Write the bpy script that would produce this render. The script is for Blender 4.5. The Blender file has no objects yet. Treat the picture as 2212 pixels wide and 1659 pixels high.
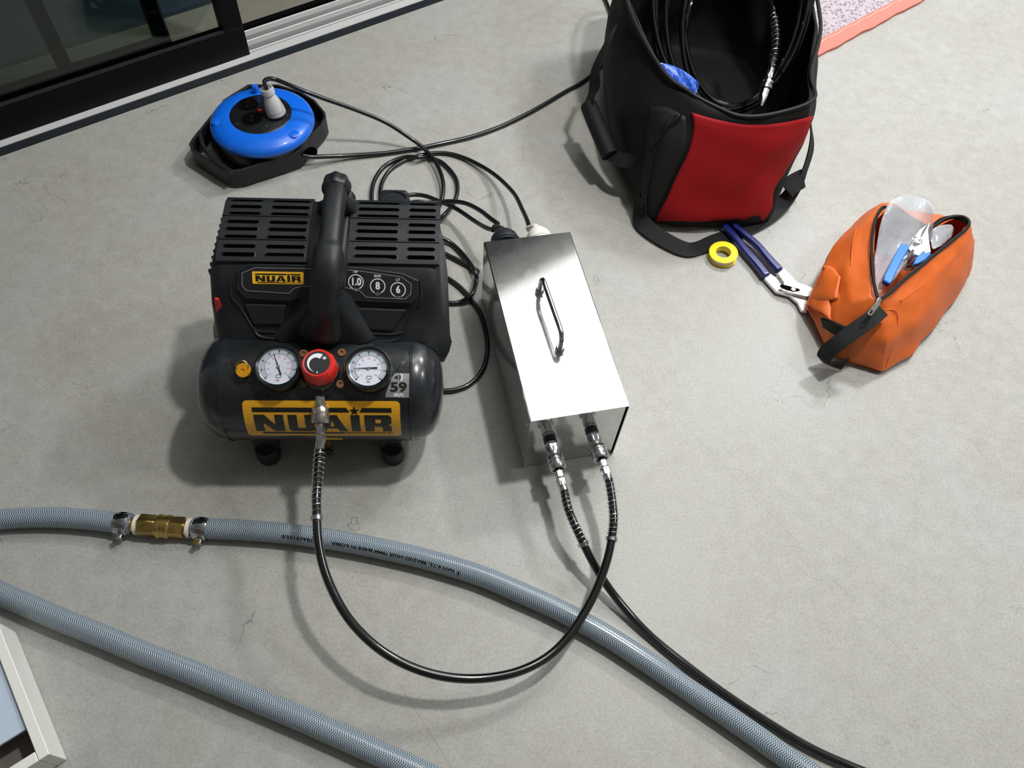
import bpy, bmesh, math, random
from math import sin, cos, pi, radians, sqrt
from mathutils import Vector, Matrix
random.seed(7)
SC = bpy.context.scene
COL = SC.collection
V = Vector

# ------------------------------------------------------------------ camera
FPX, NX, NY, CXP, CYP, CAMH = 1667.7, 993.44, 1910.9, 1106.0, 829.5, 1.2
_n = V((NX-CXP, NY-CYP, FPX)).normalized()
_Z = -_n
_Y = (V((0, 0, 1)) - _Z*_Z.z).normalized()
_X = _Y.cross(_Z)
EYE = V((0, 0, CAMH))
def ray(px, py):
    d = V((px-CXP, py-CYP, FPX)).normalized()
    return V((_X.dot(d), _Y.dot(d), _Z.dot(d)))
def at(px, py, z=0.0):
    """measured position: where the sight line of a photo pixel meets the height z"""
    d = ray(px, py)
    return EYE + d*((z-CAMH)/d.z)
cam = bpy.data.cameras.new('camera')
cam.sensor_width = 36.0
cam.lens = 36.0*FPX/2212.0
cam.clip_start = 0.02
camo = bpy.data.objects.new('camera', cam)
COL.objects.link(camo)
xr = V((_X.x, _Y.x, _Z.x)); yd = V((_X.y, _Y.y, _Z.y)); fw = V((_X.z, _Y.z, _Z.z))
camo.matrix_world = Matrix(((xr.x, -yd.x, -fw.x, 0), (xr.y, -yd.y, -fw.y, 0), (xr.z, -yd.z, -fw.z, CAMH), (0, 0, 0, 1)))
SC.camera = camo

# ------------------------------------------------------------------ light, world, exposure
SC.view_settings.view_transform = 'Standard'
SC.view_settings.look = 'None'
SC.view_settings.exposure = 0.0
SC.view_settings.gamma = 1.0
SC.view_settings.use_curve_mapping = False
W = bpy.data.worlds.new('world'); SC.world = W; W.use_nodes = True
W.node_tree.nodes['Background'].inputs[0].default_value = (0.55, 0.65, 0.85, 1)
W.node_tree.nodes['Background'].inputs[1].default_value = 0.012
CEIL = 2.5
def disc(name, x, y, power, size, col=(1.0, 0.995, 0.975)):
    l = bpy.data.lights.new(name, 'AREA'); l.shape = 'DISK'; l.size = size; l.energy = power; l.color = col
    o = bpy.data.objects.new(name, l); o.location = (x, y, CEIL-0.03); COL.objects.link(o)
    return o
disc('ceiling_or_fill_light', 0.62, 1.15, 40.0, 0.16)
disc('ceiling_or_fill_light', 1.55, 2.72, 56.0, 0.34, (0.95, 0.98, 1.0))
disc('ceiling_or_fill_light', 2.2, 1.1, 24.0, 0.5, (0.93, 0.97, 1.0))  # added soft fill, brightens the right side of the floor

# added panel light by the sliding door: whitens box lid reflection, brightens far floor
pl_ = bpy.data.lights.new('added_panel_light', 'AREA'); pl_.shape = 'RECTANGLE'; pl_.size = 1.9; pl_.size_y = 0.56; pl_.energy = 21.0; pl_.color = (0.97, 0.99, 1.0)
po_ = bpy.data.objects.new('added_panel_light', pl_); po_.location = (0.74982*1.85-0.66164*1.38, 0.66164*1.85+0.74982*1.38, CEIL-0.03); po_.rotation_euler = (0, 0, math.radians(41.424)); COL.objects.link(po_)

# ------------------------------------------------------------------ helpers
def lin(r, g, b):
    f = lambda c: (c/255.0/12.92) if c/255.0 <= 0.04045 else ((c/255.0+0.055)/1.055)**2.4
    return (f(r), f(g), f(b), 1.0)
class NT:
    def __init__(s, m): s.t = m.node_tree; s.b = s.t.nodes['Principled BSDF']; s.o = s.t.nodes['Material Output']
    def n(s, typ, **kw):
        x = s.t.nodes.new(typ)
        for k, v in kw.items():
            if k in x.inputs: x.inputs[k].default_value = v
            else: setattr(x, k, v)
        return x
    def l(s, a, b): s.t.links.new(a, b)
    def math(s, op, a, b=None):
        x = s.n('ShaderNodeMath', operation=op)
        for i, q in enumerate((a, b)):
            if q is None: continue
            if isinstance(q, (int, float)): x.inputs[i].default_value = q
            else: s.l(q, x.inputs[i])
        return x.outputs[0]
    def ramp(s, fac, stops):
        x = s.n('ShaderNodeValToRGB'); e = x.color_ramp.elements
        while len(e) < len(stops): e.new(0.5)
        for i, (p, c) in enumerate(stops): e[i].position = p; e[i].color = c if len(c) == 4 else (*c, 1)
        s.l(fac, x.inputs[0]); return x.outputs[0]
    def noise(s, scale, detail=4, rough=0.55, co=None, dist=0.0):
        x = s.n('ShaderNodeTexNoise'); x.inputs['Scale'].default_value = scale; x.inputs['Detail'].default_value = detail
        x.inputs['Roughness'].default_value = rough; x.inputs['Distortion'].default_value = dist
        if co is not None: s.l(co, x.inputs['Vector'])
        return x.outputs['Fac']
    def mix(s, f, a, b, blend='MIX'):
        x = s.n('ShaderNodeMix', data_type='RGBA', blend_type=blend)
        for k, q in ((0, f), (6, a), (7, b)):
            if isinstance(q, (int, float)): x.inputs[k].default_value = q
            elif isinstance(q, tuple): x.inputs[k].default_value = q
            else: s.l(q, x.inputs[k])
        return x.outputs[2]
    def bump(s, h, strength=0.2, dist=0.001):
        x = s.n('ShaderNodeBump'); x.inputs['Strength'].default_value = strength; x.inputs['Distance'].default_value = dist
        s.l(h, x.inputs['Height']); s.l(x.outputs[0], s.b.inputs['Normal']); return x
def mat(name, col, rough=0.5, metal=0.0, coat=0.0, var=0.0, vscale=30.0, bump=0.0, bscale=400.0, bdist=0.0005, spec=0.5, emit=None, trans=0.0):
    m = bpy.data.materials.new(name); m.use_nodes = True
    t = NT(m); b = t.b
    b.inputs['Base Color'].default_value = col; b.inputs['Roughness'].default_value = rough
    b.inputs['Metallic'].default_value = metal; b.inputs['Coat Weight'].default_value = coat
    b.inputs['Specular IOR Level'].default_value = spec
    b.inputs['Transmission Weight'].default_value = trans
    co = t.n('ShaderNodeTexCoord').outputs['Object']
    if var:
        f = t.noise(vscale, 5, 0.6, co)
        c = t.mix(f, tuple(x*(1-var) for x in col[:3])+(1,), tuple(min(1, x*(1+var)) for x in col[:3])+(1,))
        t.l(c, b.inputs['Base Color'])
        r = t.math('MULTIPLY_ADD', f, 0.25); 
        r.node.inputs[2].default_value = max(0.02, rough-0.12); t.l(r, b.inputs['Roughness'])
    if bump:
        t.bump(t.noise(bscale, 3, 0.6, co), bump, bdist)
    return m

M = {}
M['black_plastic'] = mat('black_plastic', lin(24, 27, 30), 0.48, spec=0.42, var=0.15, vscale=60, bump=0.25, bscale=900, bdist=0.0004)
M['black_satin'] = mat('black_satin', lin(22, 25, 27), 0.3, var=0.2, vscale=40)
M['tank_paint'] = mat('tank_paint', lin(30, 33, 37), 0.27, coat=0.25, var=0.15, vscale=50, bump=0.05, bscale=250, bdist=0.0004)
M['pit'] = mat('dark_void', lin(5, 5, 5), 0.9, spec=0.05)
M['alu'] = mat('aluminium', (0.80, 0.78, 0.77, 1), 0.35, 0.35)
M['alu_dull'] = mat('dull_aluminium', lin(118, 119, 118), 0.5, 0.3)
M['rubber'] = mat('black_rubber', lin(24, 29, 32), 0.55, bump=0.2)
M['cord'] = mat('black_cord', lin(20, 21, 23), 0.3, coat=0.2)
M['airhose'] = mat('black_polyurethane', lin(9, 10, 11), 0.12, coat=0.7)
M['nickel'] = mat('nickel', (0.55, 0.53, 0.49, 1), 0.27, 1.0, var=0.12, vscale=200)
M['chrome'] = mat('chrome', (0.52, 0.53, 0.55, 1), 0.16, 1.0, var=0.08, vscale=300)
M['wire'] = mat('spring_wire', (0.75, 0.78, 0.8, 1), 0.2, 1.0)
M['brass'] = mat('brass', (0.55, 0.38, 0.13, 1), 0.3, 1.0, var=0.25, vscale=120)
M['white_ptfe'] = mat('white_ptfe', lin(222, 218, 210), 0.5)
M['yellow'] = mat('sticker_yellow', lin(234, 170, 34), 0.35, coat=0.3, var=0.04)
M['yellow2'] = mat('label_yellow', lin(250, 190, 45), 0.35, coat=0.2)
M['print_black'] = mat('print_black', lin(26, 26, 20), 0.35, coat=0.2)
M['label_black'] = mat('label_black', lin(33, 32, 34), 0.35, coat=0.2, var=0.1, vscale=300)
M['print_white'] = mat('print_white', lin(225, 225, 228), 0.45)
M['print_grey'] = mat('print_grey', lin(150, 150, 150), 0.45)
M['print_red'] = mat('print_red', lin(200, 110, 120), 0.5)
M['dial'] = mat('gauge_dial', lin(216, 222, 236), 0.4)
M['dial_rim'] = mat('gauge_dial_band', lin(176, 186, 198), 0.4)
M['red'] = mat('red_plastic', lin(205, 38, 30), 0.4, var=0.12, vscale=80, bump=0.1)
M['valve_yellow'] = mat('yellow_valve', lin(215, 150, 20), 0.4, var=0.1)
M['silver_label'] = mat('silver_label', lin(170, 170, 172), 0.3, 0.6, var=0.1, vscale=40)
M['rust'] = mat('rusty_bolt', lin(120, 85, 55), 0.6, 0.5, var=0.3, vscale=200)
M['blue'] = mat('blue_plastic', lin(8, 100, 215), 0.36, coat=0.2, var=0.04, bump=0.08, bscale=60, bdist=0.002)
M['grey_plug'] = mat('grey_plug_plastic', lin(188, 188, 186), 0.4, var=0.05)
M['white_plug'] = mat('white_plug_plastic', lin(225, 222, 212), 0.35)
M['frame_black'] = mat('black_door_frame', lin(7, 7, 8), 0.5, spec=0.15)
M['gasket'] = mat('black_gasket', lin(28, 33, 38), 0.5, var=0.2)
M['white_paint'] = mat('white_paint', lin(228, 228, 222), 0.4, var=0.02)
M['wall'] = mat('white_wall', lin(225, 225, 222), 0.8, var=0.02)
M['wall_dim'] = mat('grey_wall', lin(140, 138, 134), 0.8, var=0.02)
M['ceil'] = mat('ceiling_white', lin(240, 240, 238), 0.8, var=0.01)
M['pale_blue'] = mat('pale_blue_panel', lin(186, 200, 218), 0.45, var=0.03)
M['dark_wall'] = mat('outdoor_dark', lin(40, 52, 66), 0.6, var=0.3, vscale=6)
M['outfloor'] = mat('outdoor_tile', lin(120, 116, 104), 0.6, var=0.1, vscale=20)
M['red_cloth'] = mat('red_cloth', lin(150, 12, 20), 0.75, var=0.1, vscale=25, bump=0.5, bscale=1300, bdist=0.0006, spec=0.25)
M['black_cloth'] = mat('black_cloth', lin(11, 11, 12), 0.75, var=0.25, vscale=18, bump=0.5, bscale=1200, bdist=0.0007, spec=0.3)
M['webbing'] = mat('black_webbing', lin(15, 17, 18), 0.65, bump=0.6, bscale=1500, bdist=0.0006, spec=0.3)
M['orange'] = mat('orange_nylon', lin(206, 96, 30), 0.5, var=0.09, vscale=30, bump=0.3, bscale=1500, bdist=0.0003)
M['zip'] = mat('black_zip', lin(13, 12, 12), 0.55, spec=0.3)
M['navy'] = mat('navy_grip', lin(22, 32, 98), 0.25, coat=0.4)
M['steel'] = mat('polished_steel', (0.78, 0.78, 0.78, 1), 0.28, 1.0, var=0.08, vscale=60)
M['tape_yellow'] = mat('yellow_spool', lin(240, 215, 20), 0.3, coat=0.2)
M['snip_blue'] = mat('blue_grip', lin(45, 125, 220), 0.3, coat=0.3)
M['pink'] = mat('pink_binding', lin(200, 124, 112), 0.85, var=0.1, vscale=60, bump=0.8, bscale=700, bdist=0.001, spec=0.1)
M['thread'] = mat('pale_thread', lin(240, 200, 190), 0.8)
M['dark_brown'] = mat('dark_brown_panel', lin(120, 112, 106), 0.6)
M['copper'] = mat('contact_copper', (0.8, 0.5, 0.25, 1), 0.3, 1.0)

# brushed stainless: a broad brushed lobe and a sharp mill-polish lobe
m = bpy.data.materials.new('brushed_stainless'); m.use_nodes = True; t = NT(m)
co = t.n('ShaderNodeTexCoord').outputs['Object']
mp = t.n('ShaderNodeMapping'); t.l(co, mp.inputs[0]); mp.inputs['Scale'].default_value = (900, 14, 900)
f = t.noise(1.0, 3, 0.6, mp.outputs[0]); g = t.noise(26, 5, 0.6, co, 1.5)
colr = t.mix(g, (0.66, 0.66, 0.66, 1), (0.80, 0.80, 0.81, 1))
gA = t.n('ShaderNodeBsdfAnisotropic'); gB = t.n('ShaderNodeBsdfAnisotropic')
ra_ = t.math('MULTIPLY_ADD', f, 0.10); ra_.node.inputs[2].default_value = 0.22
rb_ = t.math('MULTIPLY_ADD', g, 0.10); rb_.node.inputs[2].default_value = 0.04
t.l(ra_, gA.inputs['Roughness']); t.l(rb_, gB.inputs['Roughness']); t.l(colr, gA.inputs['Color']); t.l(colr, gB.inputs['Color'])
bp = t.n('ShaderNodeBump'); bp.inputs['Strength'].default_value = 0.10; bp.inputs['Distance'].default_value = 0.0002; t.l(f, bp.inputs['Height'])
t.l(bp.outputs[0], gA.inputs['Normal'])
vt = t.n('ShaderNodeVectorTransform', vector_type='VECTOR', convert_from='OBJECT', convert_to='WORLD'); vt.inputs[0].default_value = (1, 0, 0)
for g_, an in ((gA, -0.85), (gB, 0.0)):
    g_.inputs['Anisotropy'].default_value = an; t.l(vt.outputs[0], g_.inputs['Tangent'])
mx = t.n('ShaderNodeMixShader'); mx.inputs[0].default_value = 0.80; t.l(gA.outputs[0], mx.inputs[1]); t.l(gB.outputs[0], mx.inputs[2]); t.l(mx.outputs[0], t.o.inputs[0]); M['inox'] = m

# cement-look vinyl floor
m = bpy.data.materials.new('cement_vinyl'); m.use_nodes = True; t = NT(m)
co = t.n('ShaderNodeTexCoord').outputs['Object']
a = t.noise(2.6, 6, 0.62, co, 0.6); b_ = t.noise(34, 6, 0.7, co, 0.3); c_ = t.noise(240, 3, 0.6, co)
base = t.ramp(a, [(0.3, lin(147, 145, 136)), (0.5, lin(155, 154, 148)), (0.7, lin(162, 163, 163))])
c2 = t.mix(0.35, base, t.ramp(b_, [(0.25, lin(124, 120, 112)), (0.5, lin(158, 155, 148)), (0.75, lin(186, 184, 180))]))
c3 = t.mix(0.22, c2, t.ramp(c_, [(0.3, lin(104, 102, 96)), (0.6, lin(178, 176, 171))]))
# hair cracks: distorted voronoi cell borders shown only in patches
wn = t.n('ShaderNodeTexNoise'); wn.inputs['Scale'].default_value = 9; wn.inputs['Detail'].default_value = 5; t.l(co, wn.inputs['Vector'])
vm = t.n('ShaderNodeVectorMath', operation='MULTIPLY_ADD'); t.l(wn.outputs['Color'], vm.inputs[0]); vm.inputs[1].default_value = (0.22, 0.22, 0.22); t.l(co, vm.inputs[2])
vo = t.n('ShaderNodeTexVoronoi', feature='DISTANCE_TO_EDGE'); vo.inputs['Scale'].default_value = 3.1; t.l(vm.outputs[0], vo.inputs['Vector'])
cr = t.ramp(vo.outputs['Distance'], [(0.0, (1, 1, 1)), (0.0032, (0, 0, 0))])
pt = t.ramp(t.noise(5.5, 4, 0.6, co), [(0.53, (0, 0, 0)), (0.62, (0.75, 0.75, 0.75))])
ck = t.math('MULTIPLY', cr, pt)
sp = t.n('ShaderNodeTexVoronoi'); sp.inputs['Scale'].default_value = 30; t.l(co, sp.inputs['Vector'])
spk = t.math('MULTIPLY', t.ramp(sp.outputs['Distance'], [(0.0, (1, 1, 1)), (0.05, (0, 0, 0))]), t.ramp(t.noise(7, 2, 0.5, co), [(0.55, (0, 0, 0)), (0.6, (0.6, 0.6, 0.6))]))
c4 = t.mix(t.math('MAXIMUM', ck, spk), c3, lin(84, 80, 74))
t.l(c4, t.b.inputs['Base Color'])
rr = t.math('MULTIPLY_ADD', b_, 0.2); rr.node.inputs[2].default_value = 0.36; t.l(rr, t.b.inputs['Roughness'])
t.b.inputs['Specular IOR Level'].default_value = 0.45
t.bump(t.math('ADD', c_, t.math('MULTIPLY', b_, 1.5)), 0.12, 0.0006); M['floor'] = m

# braided PVC hose (uv: x = metres along, y = turns)
m = bpy.data.materials.new('braided_pvc'); m.use_nodes = True; t = NT(m)
uv = t.n('ShaderNodeTexCoord').outputs['UV']; sx = t.n('ShaderNodeSeparateXYZ'); t.l(uv, sx.inputs[0])
U_, V_ = sx.outputs[0], sx.outputs[1]
zz = t.math('PINGPONG', t.math('MULTIPLY', V_, 16.0), 1.0)
ph = t.math('FRACT', t.math('ADD', t.math('MULTIPLY', U_, 300.0), t.math('MULTIPLY', zz, 1.0)))
thr = t.ramp(ph, [(0.0, (0, 0, 0)), (0.16, (0, 0, 0)), (0.32, (1, 1, 1)), (0.5, (1, 1, 1)), (0.66, (0, 0, 0))])
colr = t.mix(thr, lin(98, 112, 124), lin(186, 198, 208)); t.l(colr, t.b.inputs['Base Color'])
t.b.inputs['Roughness'].default_value = 0.22; t.b.inputs['Coat Weight'].default_value = 0.6; t.b.inputs['Coat Roughness'].default_value = 0.12
t.bump(thr, 0.5, 0.0006)
tr = t.n('ShaderNodeBsdfTransparent'); tr.inputs[0].default_value = (0.80, 0.87, 0.92, 1); mx = t.n('ShaderNodeMixShader')
fa = t.math('MULTIPLY', t.math('SUBTRACT', 1.0, thr), 0.33); t.l(fa, mx.inputs[0]); t.l(t.b.outputs[0], mx.inputs[1]); t.l(tr.outputs[0], mx.inputs[2])
t.l(mx.outputs[0], t.o.inputs[0]); M['braid'] = m

# glass, translucent film
def glassy(name, tint, frac, rough=0.03):
    m = bpy.data.materials.new(name); m.use_nodes = True; t = NT(m)
    t.b.inputs['Base Color'].default_value = tint; t.b.inputs['Roughness'].default_value = rough
    tr = t.n('ShaderNodeBsdfTransparent'); tr.inputs[0].default_value = tint; mx = t.n('ShaderNodeMixShader')
    mx.inputs[0].default_value = frac; t.l(t.b.outputs[0], mx.inputs[1]); t.l(tr.outputs[0], mx.inputs[2]); t.l(mx.outputs[0], t.o.inputs[0])
    return m, t
M['film'], t = glassy('clear_plastic_film', (0.88, 0.90, 0.93, 1), 0.70, 0.12)
M['film'].node_tree.nodes['Principled BSDF'].inputs['Coat Weight'].default_value = 0.8
t.bump(t.noise(26, 2, 0.5, t.n('ShaderNodeTexCoord').outputs['Object'], 1.0), 0.5, 0.004)
M['blue_film'], t = glassy('blue_plastic_film', lin(40, 90, 200), 0.1, 0.15)
M['blue_film'].node_tree.nodes['Principled BSDF'].inputs['Coat Weight'].default_value = 0.8
t.bump(t.noise(45, 3, 0.6, t.n('ShaderNodeTexCoord').outputs['Object'], 1.5), 1.0, 0.006)
m = bpy.data.materials.new('window_glass'); m.use_nodes = True; t = NT(m)
gl = t.n('ShaderNodeBsdfGlossy'); gl.inputs['Roughness'].default_value = 0.0; trn = t.n('ShaderNodeBsdfTransparent'); trn.inputs[0].default_value = (0.82, 0.88, 0.84, 1)
fr = t.n('ShaderNodeFresnel'); fr.inputs[0].default_value = 1.5; mx = t.n('ShaderNodeMixShader')
t.l(fr.outputs[0], mx.inputs[0]); t.l(trn.outputs[0], mx.inputs[1]); t.l(gl.outputs[0], mx.inputs[2]); t.l(mx.outputs[0], t.o.inputs[0]); M['glass'] = m
m = bpy.data.materials.new('gauge_glass'); m.use_nodes = True; t = NT(m)
gl = t.n('ShaderNodeBsdfGlossy'); gl.inputs['Roughness'].default_value = 0.02; trn = t.n('ShaderNodeBsdfTransparent')
mx = t.n('ShaderNodeMixShader'); mx.inputs[0].default_value = 0.06; t.l(trn.outputs[0], mx.inputs[1]); t.l(gl.outputs[0], mx.inputs[2]); t.l(mx.outputs[0], t.o.inputs[0]); M['lens'] = m
# rug
m = bpy.data.materials.new('grey_rug_weave'); m.use_nodes = True; t = NT(m)
co = t.n('ShaderNodeTexCoord').outputs['Object']
vo = t.n('ShaderNodeTexVoronoi'); vo.inputs['Scale'].default_value = 110; t.l(co, vo.inputs['Vector'])
nn = t.noise(90, 5, 0.7, co)
f = t.math('ADD', t.math('MULTIPLY', vo.outputs['Distance'], 0.9), t.math('MULTIPLY', nn, 0.5))
t.l(t.ramp(f, [(0.42, lin(112, 100, 108)), (0.56, lin(150, 136, 144)), (0.72, lin(176, 164, 170))]), t.b.inputs['Base Color'])
t.b.inputs['Roughness'].default_value = 0.9; t.b.inputs['Specular IOR Level'].default_value = 0.1
t.bump(f, 0.8, 0.003); M['rug'] = m

def link(name, me, m, parent=None, smooth=True, bevel=0.0, bseg=2, sub=0, angle=35):
    o = bpy.data.objects.new(name, me); COL.objects.link(o)
    if m is not None and not me.materials: me.materials.append(M[m] if isinstance(m, str) else m)
    if parent is not None: o.parent = parent
    if smooth:
        for p in me.polygons: p.use_smooth = True
        if bevel == 0 and sub == 0:
            try: me.set_sharp_from_angle(angle=radians(angle))
            except Exception: pass
    if bevel:
        b = o.modifiers.new('bevel', 'BEVEL'); b.width = bevel; b.segments = bseg; b.limit_method = 'ANGLE'; b.angle_limit = radians(35)
        b.harden_normals = True
    if sub:
        s = o.modifiers.new('sub', 'SUBSURF'); s.levels = sub; s.render_levels = sub
    return o
def me_from(name, vs, fs, fn=None, fix=True):
    me = bpy.data.meshes.new(name)
    me.from_pydata([tuple(fn(*v)) if fn else tuple(v) for v in vs], [], fs)
    if fix:
        bm = bmesh.new(); bm.from_mesh(me); bmesh.ops.recalc_face_normals(bm, faces=bm.faces); bm.to_mesh(me); bm.free()
    me.update(); return me
def root(name, label, cat, loc=(0, 0, 0), group=None, rz=0.0):
    o = bpy.data.objects.new(name, None); COL.objects.link(o); o.location = loc; o.rotation_euler = (0, 0, rz)
    o.empty_display_size = 0.02; o['label'] = label; o['category'] = cat
    if group: o['group'] = group
    return o
def tag(o, label, cat, group=None):
    o['label'] = label; o['category'] = cat
    if group: o['group'] = group
    return o
def struct(o): o['kind'] = 'structure'; return o
bpy_inv = {}
def rebase(o):
    """children are built in world coordinates: keep them there although the Empty stands elsewhere"""
    inv = o.matrix_basis.inverted()
    for c in list(o.children):
        c.matrix_parent_inverse = inv
def boxm(name, c, s, rot=None):
    vs = [(x*s[0]/2, y*s[1]/2, z*s[2]/2) for x in (-1, 1) for y in (-1, 1) for z in (-1, 1)]
    R_ = rot or Matrix.Identity(3)
    vs = [R_ @ V(v)+V(c) for v in vs]
    fs = [(0, 1, 3, 2), (4, 6, 7, 5), (0, 4, 5, 1), (2, 3, 7, 6), (0, 2, 6, 4), (1, 5, 7, 3)]
    return me_from(name, vs, fs)
def prism(name, pts, h0, h1, fn):
    """2D outline extruded from h0 to h1, mapped by fn(x,y,h)"""
    n = len(pts)
    vs = [(x, y, h0) for x, y in pts]+[(x, y, h1) for x, y in pts]
    fs = [tuple(range(n-1, -1, -1)), tuple(range(n, 2*n))]+[(i, (i+1) % n, n+(i+1) % n, n+i) for i in range(n)]
    return me_from(name, vs, fs, fn)
RINGS = {'chrome_bezel', 'weld_bead', 'clamp_band', 'end_collar', 'spool_flange', 'spool_core', 'white_tape', 'sealing_tape', 'blue_lid', 'grip_ridge'}
def lathe(name, prof, fn=None, seg=32, hexn=None):
    """prof: list of (r, z, n) about z; n = number of sides for faceted stretches (None = round)"""
    vs, fs = [], []
    N = seg
    for p in prof:
        r, z = p[0], p[1]; k = p[2] if len(p) > 2 else None
        for i in range(N):
            a = 2*pi*i/N; rr = r
            if k:
                b = (a % (2*pi/k))-pi/k; rr = r*cos(pi/k)/cos(b)
            vs.append((rr*cos(a), rr*sin(a), z))
    for j in range(len(prof)-1):
        for i in range(N):
            fs.append((j*N+i, j*N+(i+1) % N, (j+1)*N+(i+1) % N, (j+1)*N+i))
    if name in RINGS:
        j = len(prof)-1
        for i in range(N): fs.append((j*N+i, j*N+(i+1) % N, (i+1) % N, i))
    else:
        if prof[0][0] > 1e-6: fs.append(tuple(range(N-1, -1, -1)))
        if prof[-1][0] > 1e-6: fs.append(tuple((len(prof)-1)*N+i for i in range(N)))
    me = me_from(name, vs, fs, fn)
    bm = bmesh.new(); bm.from_mesh(me); bmesh.ops.remove_doubles(bm, verts=bm.verts, dist=1e-6); bmesh.ops.recalc_face_normals(bm, faces=bm.faces); bm.to_mesh(me); bm.free()
    return me
def frame_z(o, zdir, xhint=(1, 0, 0)):
    z = V(zdir).normalized(); x = V(xhint); x = (x-z*x.dot(z)).normalized(); y = z.cross(x)
    o = V(o)
    return lambda a, b, c: o+x*a+y*b+z*c
def crom(pts, n=8):
    P = [V(p) for p in pts]; out = []
    P = [P[0]*2-P[1]]+P+[P[-1]*2-P[-2]]
    for i in range(1, len(P)-2):
        a, b, c, d = P[i-1:i+3]
        for k in range(n):
            t_ = k/n
            out.append(0.5*((2*b)+(c-a)*t_+(2*a-5*b+4*c-d)*t_*t_+(3*b-a-3*c+d)*t_**3))
    out.append(P[-2]); return out
def resample(pts, step):
    L = [0.0]
    for a, b in zip(pts, pts[1:]): L.append(L[-1]+(b-a).length)
    n = max(2, int(round(L[-1]/step))); out = []; j = 0
    for k in range(n+1):
        s = L[-1]*k/n
        while j < len(L)-2 and L[j+1] < s: j += 1
        d = L[j+1]-L[j]; out.append(pts[j].lerp(pts[j+1], (s-L[j])/d if d > 1e-9 else 0))
    return out, L[-1]
def frames(pts):
    T = [((pts[min(i+1, len(pts)-1)]-pts[max(i-1, 0)]).normalized()) for i in range(len(pts))]
    nrm = V((0, 0, 1)); fr_ = []
    for t_ in T:
        nn_ = nrm-t_*nrm.dot(t_)
        if nn_.length < 1e-4: nn_ = t_.orthogonal()
        nn_.normalize(); nrm = nn_*0.9+V((0, 0, 1))*0.1 if abs(t_.z) < 0.8 else nn_
        fr_.append((t_, nn_, t_.cross(nn_)))
    return fr_
def tube(name, pts, r, seg=12, step=0.008, smooth=8, caps=True, radf=None, sq=None):
    p, L = resample(crom(pts, smooth) if smooth else [V(q) for q in pts], step)
    F_ = frames(p); vs, fs = [], []
    for i, (q, (t_, a, b)) in enumerate(zip(p, F_)):
        rr = r if radf is None else radf(i/(len(p)-1))
        for k in range(seg):
            th = 2*pi*k/seg; w = 1.0 if sq is None else (abs(cos(th))**sq+abs(sin(th))**sq)**(-1/sq)
            vs.append(q+a*rr*w*cos(th)+b*rr*w*sin(th))
    n = len(p)
    for i in range(n-1):
        for k in range(seg):
            fs.append((i*seg+k, i*seg+(k+1) % seg, (i+1)*seg+(k+1) % seg, (i+1)*seg+k))
    if caps: fs += [tuple(range(seg-1, -1, -1)), tuple((n-1)*seg+k for k in range(seg))]
    me = me_from(name, vs, fs, fix=False)
    uvl = me.uv_layers.new(name='uv')
    for f_ in me.polygons:
        if len(f_.vertices) != 4: continue
        idx = [vv for vv in f_.vertices]; ks = [i % seg for i in idx]
        wrap = max(ks)-min(ks) > 1
        for li, vi in zip(f_.loop_indices, idx):
            k = vi % seg
            if wrap and k == 0: k = seg
            uvl.data[li].uv = (L*(vi//seg)/(n-1), k/seg)
    return me, p, F_, L
def helix(name, p, F_, L, s0, s1, R_, r, turns, seg=6, per=14):
    n = len(p)-1; pts = []
    for i in range(int(turns*per)+1):
        f_ = i/(turns*per); s = s0+(s1-s0)*f_; q = s/L*n; j = min(int(q), n-1); w = q-j
        c = p[j].lerp(p[j+1], w); t_, a, b = F_[j]
        th = 2*pi*i/per; pts.append(c+a*R_*cos(th)+b*R_*sin(th))
    return tube(name, pts, r, seg, 0.0006*per/2 if False else 0.0035, smooth=0)[0]
def cutY(me, ys, axis=1):
    bm = bmesh.new(); bm.from_mesh(me)
    for y in ys:
        no = [0, 0, 0]; no[axis] = 1; c = [0, 0, 0]; c[axis] = y
        bmesh.ops.bisect_plane(bm, geom=bm.verts[:]+bm.edges[:]+bm.faces[:], plane_co=c, plane_no=no)
    bmesh.ops.triangulate(bm, faces=bm.faces)
    bm.to_mesh(me); bm.free(); return me
def text2d(s, size, bold=0.0, ext=0.0002, xs=1.0, align='CENTER'):
    cu = bpy.data.curves.new('t', 'FONT'); cu.body = s; cu.size = size; cu.extrude = ext; cu.offset = bold
    cu.align_x = align; cu.align_y = 'CENTER'; cu.resolution_u = 3
    o = bpy.data.objects.new('t', cu); COL.objects.link(o)
    dg = bpy.context.evaluated_depsgraph_get(); dg.update()
    me = bpy.data.meshes.new_from_object(o.evaluated_get(dg)); bpy.data.objects.remove(o); me.materials.clear()
    for v in me.vertices: v.co.x *= xs
    return me
def mapme(me, fn):
    for v in me.vertices: v.co = V(fn(v.co.x, v.co.y, v.co.z))
    me.update(); return me
def arc(cx, cy, r, a0, a1, n=16): return [(cx+r*cos(radians(a0+(a1-a0)*i/n)), cy+r*sin(radians(a0+(a1-a0)*i/n))) for i in range(n+1)]
def rrect(w, h, r, n=4, cx=0, cy=0):
    o = []
    for sx_, sy_, a in ((1, 1, 0), (-1, 1, 90), (-1, -1, 180), (1, -1, 270)):
        o += arc(cx+sx_*(w/2-r), cy+sy_*(h/2-r), r, a, a+90, n)
    return o
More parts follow.
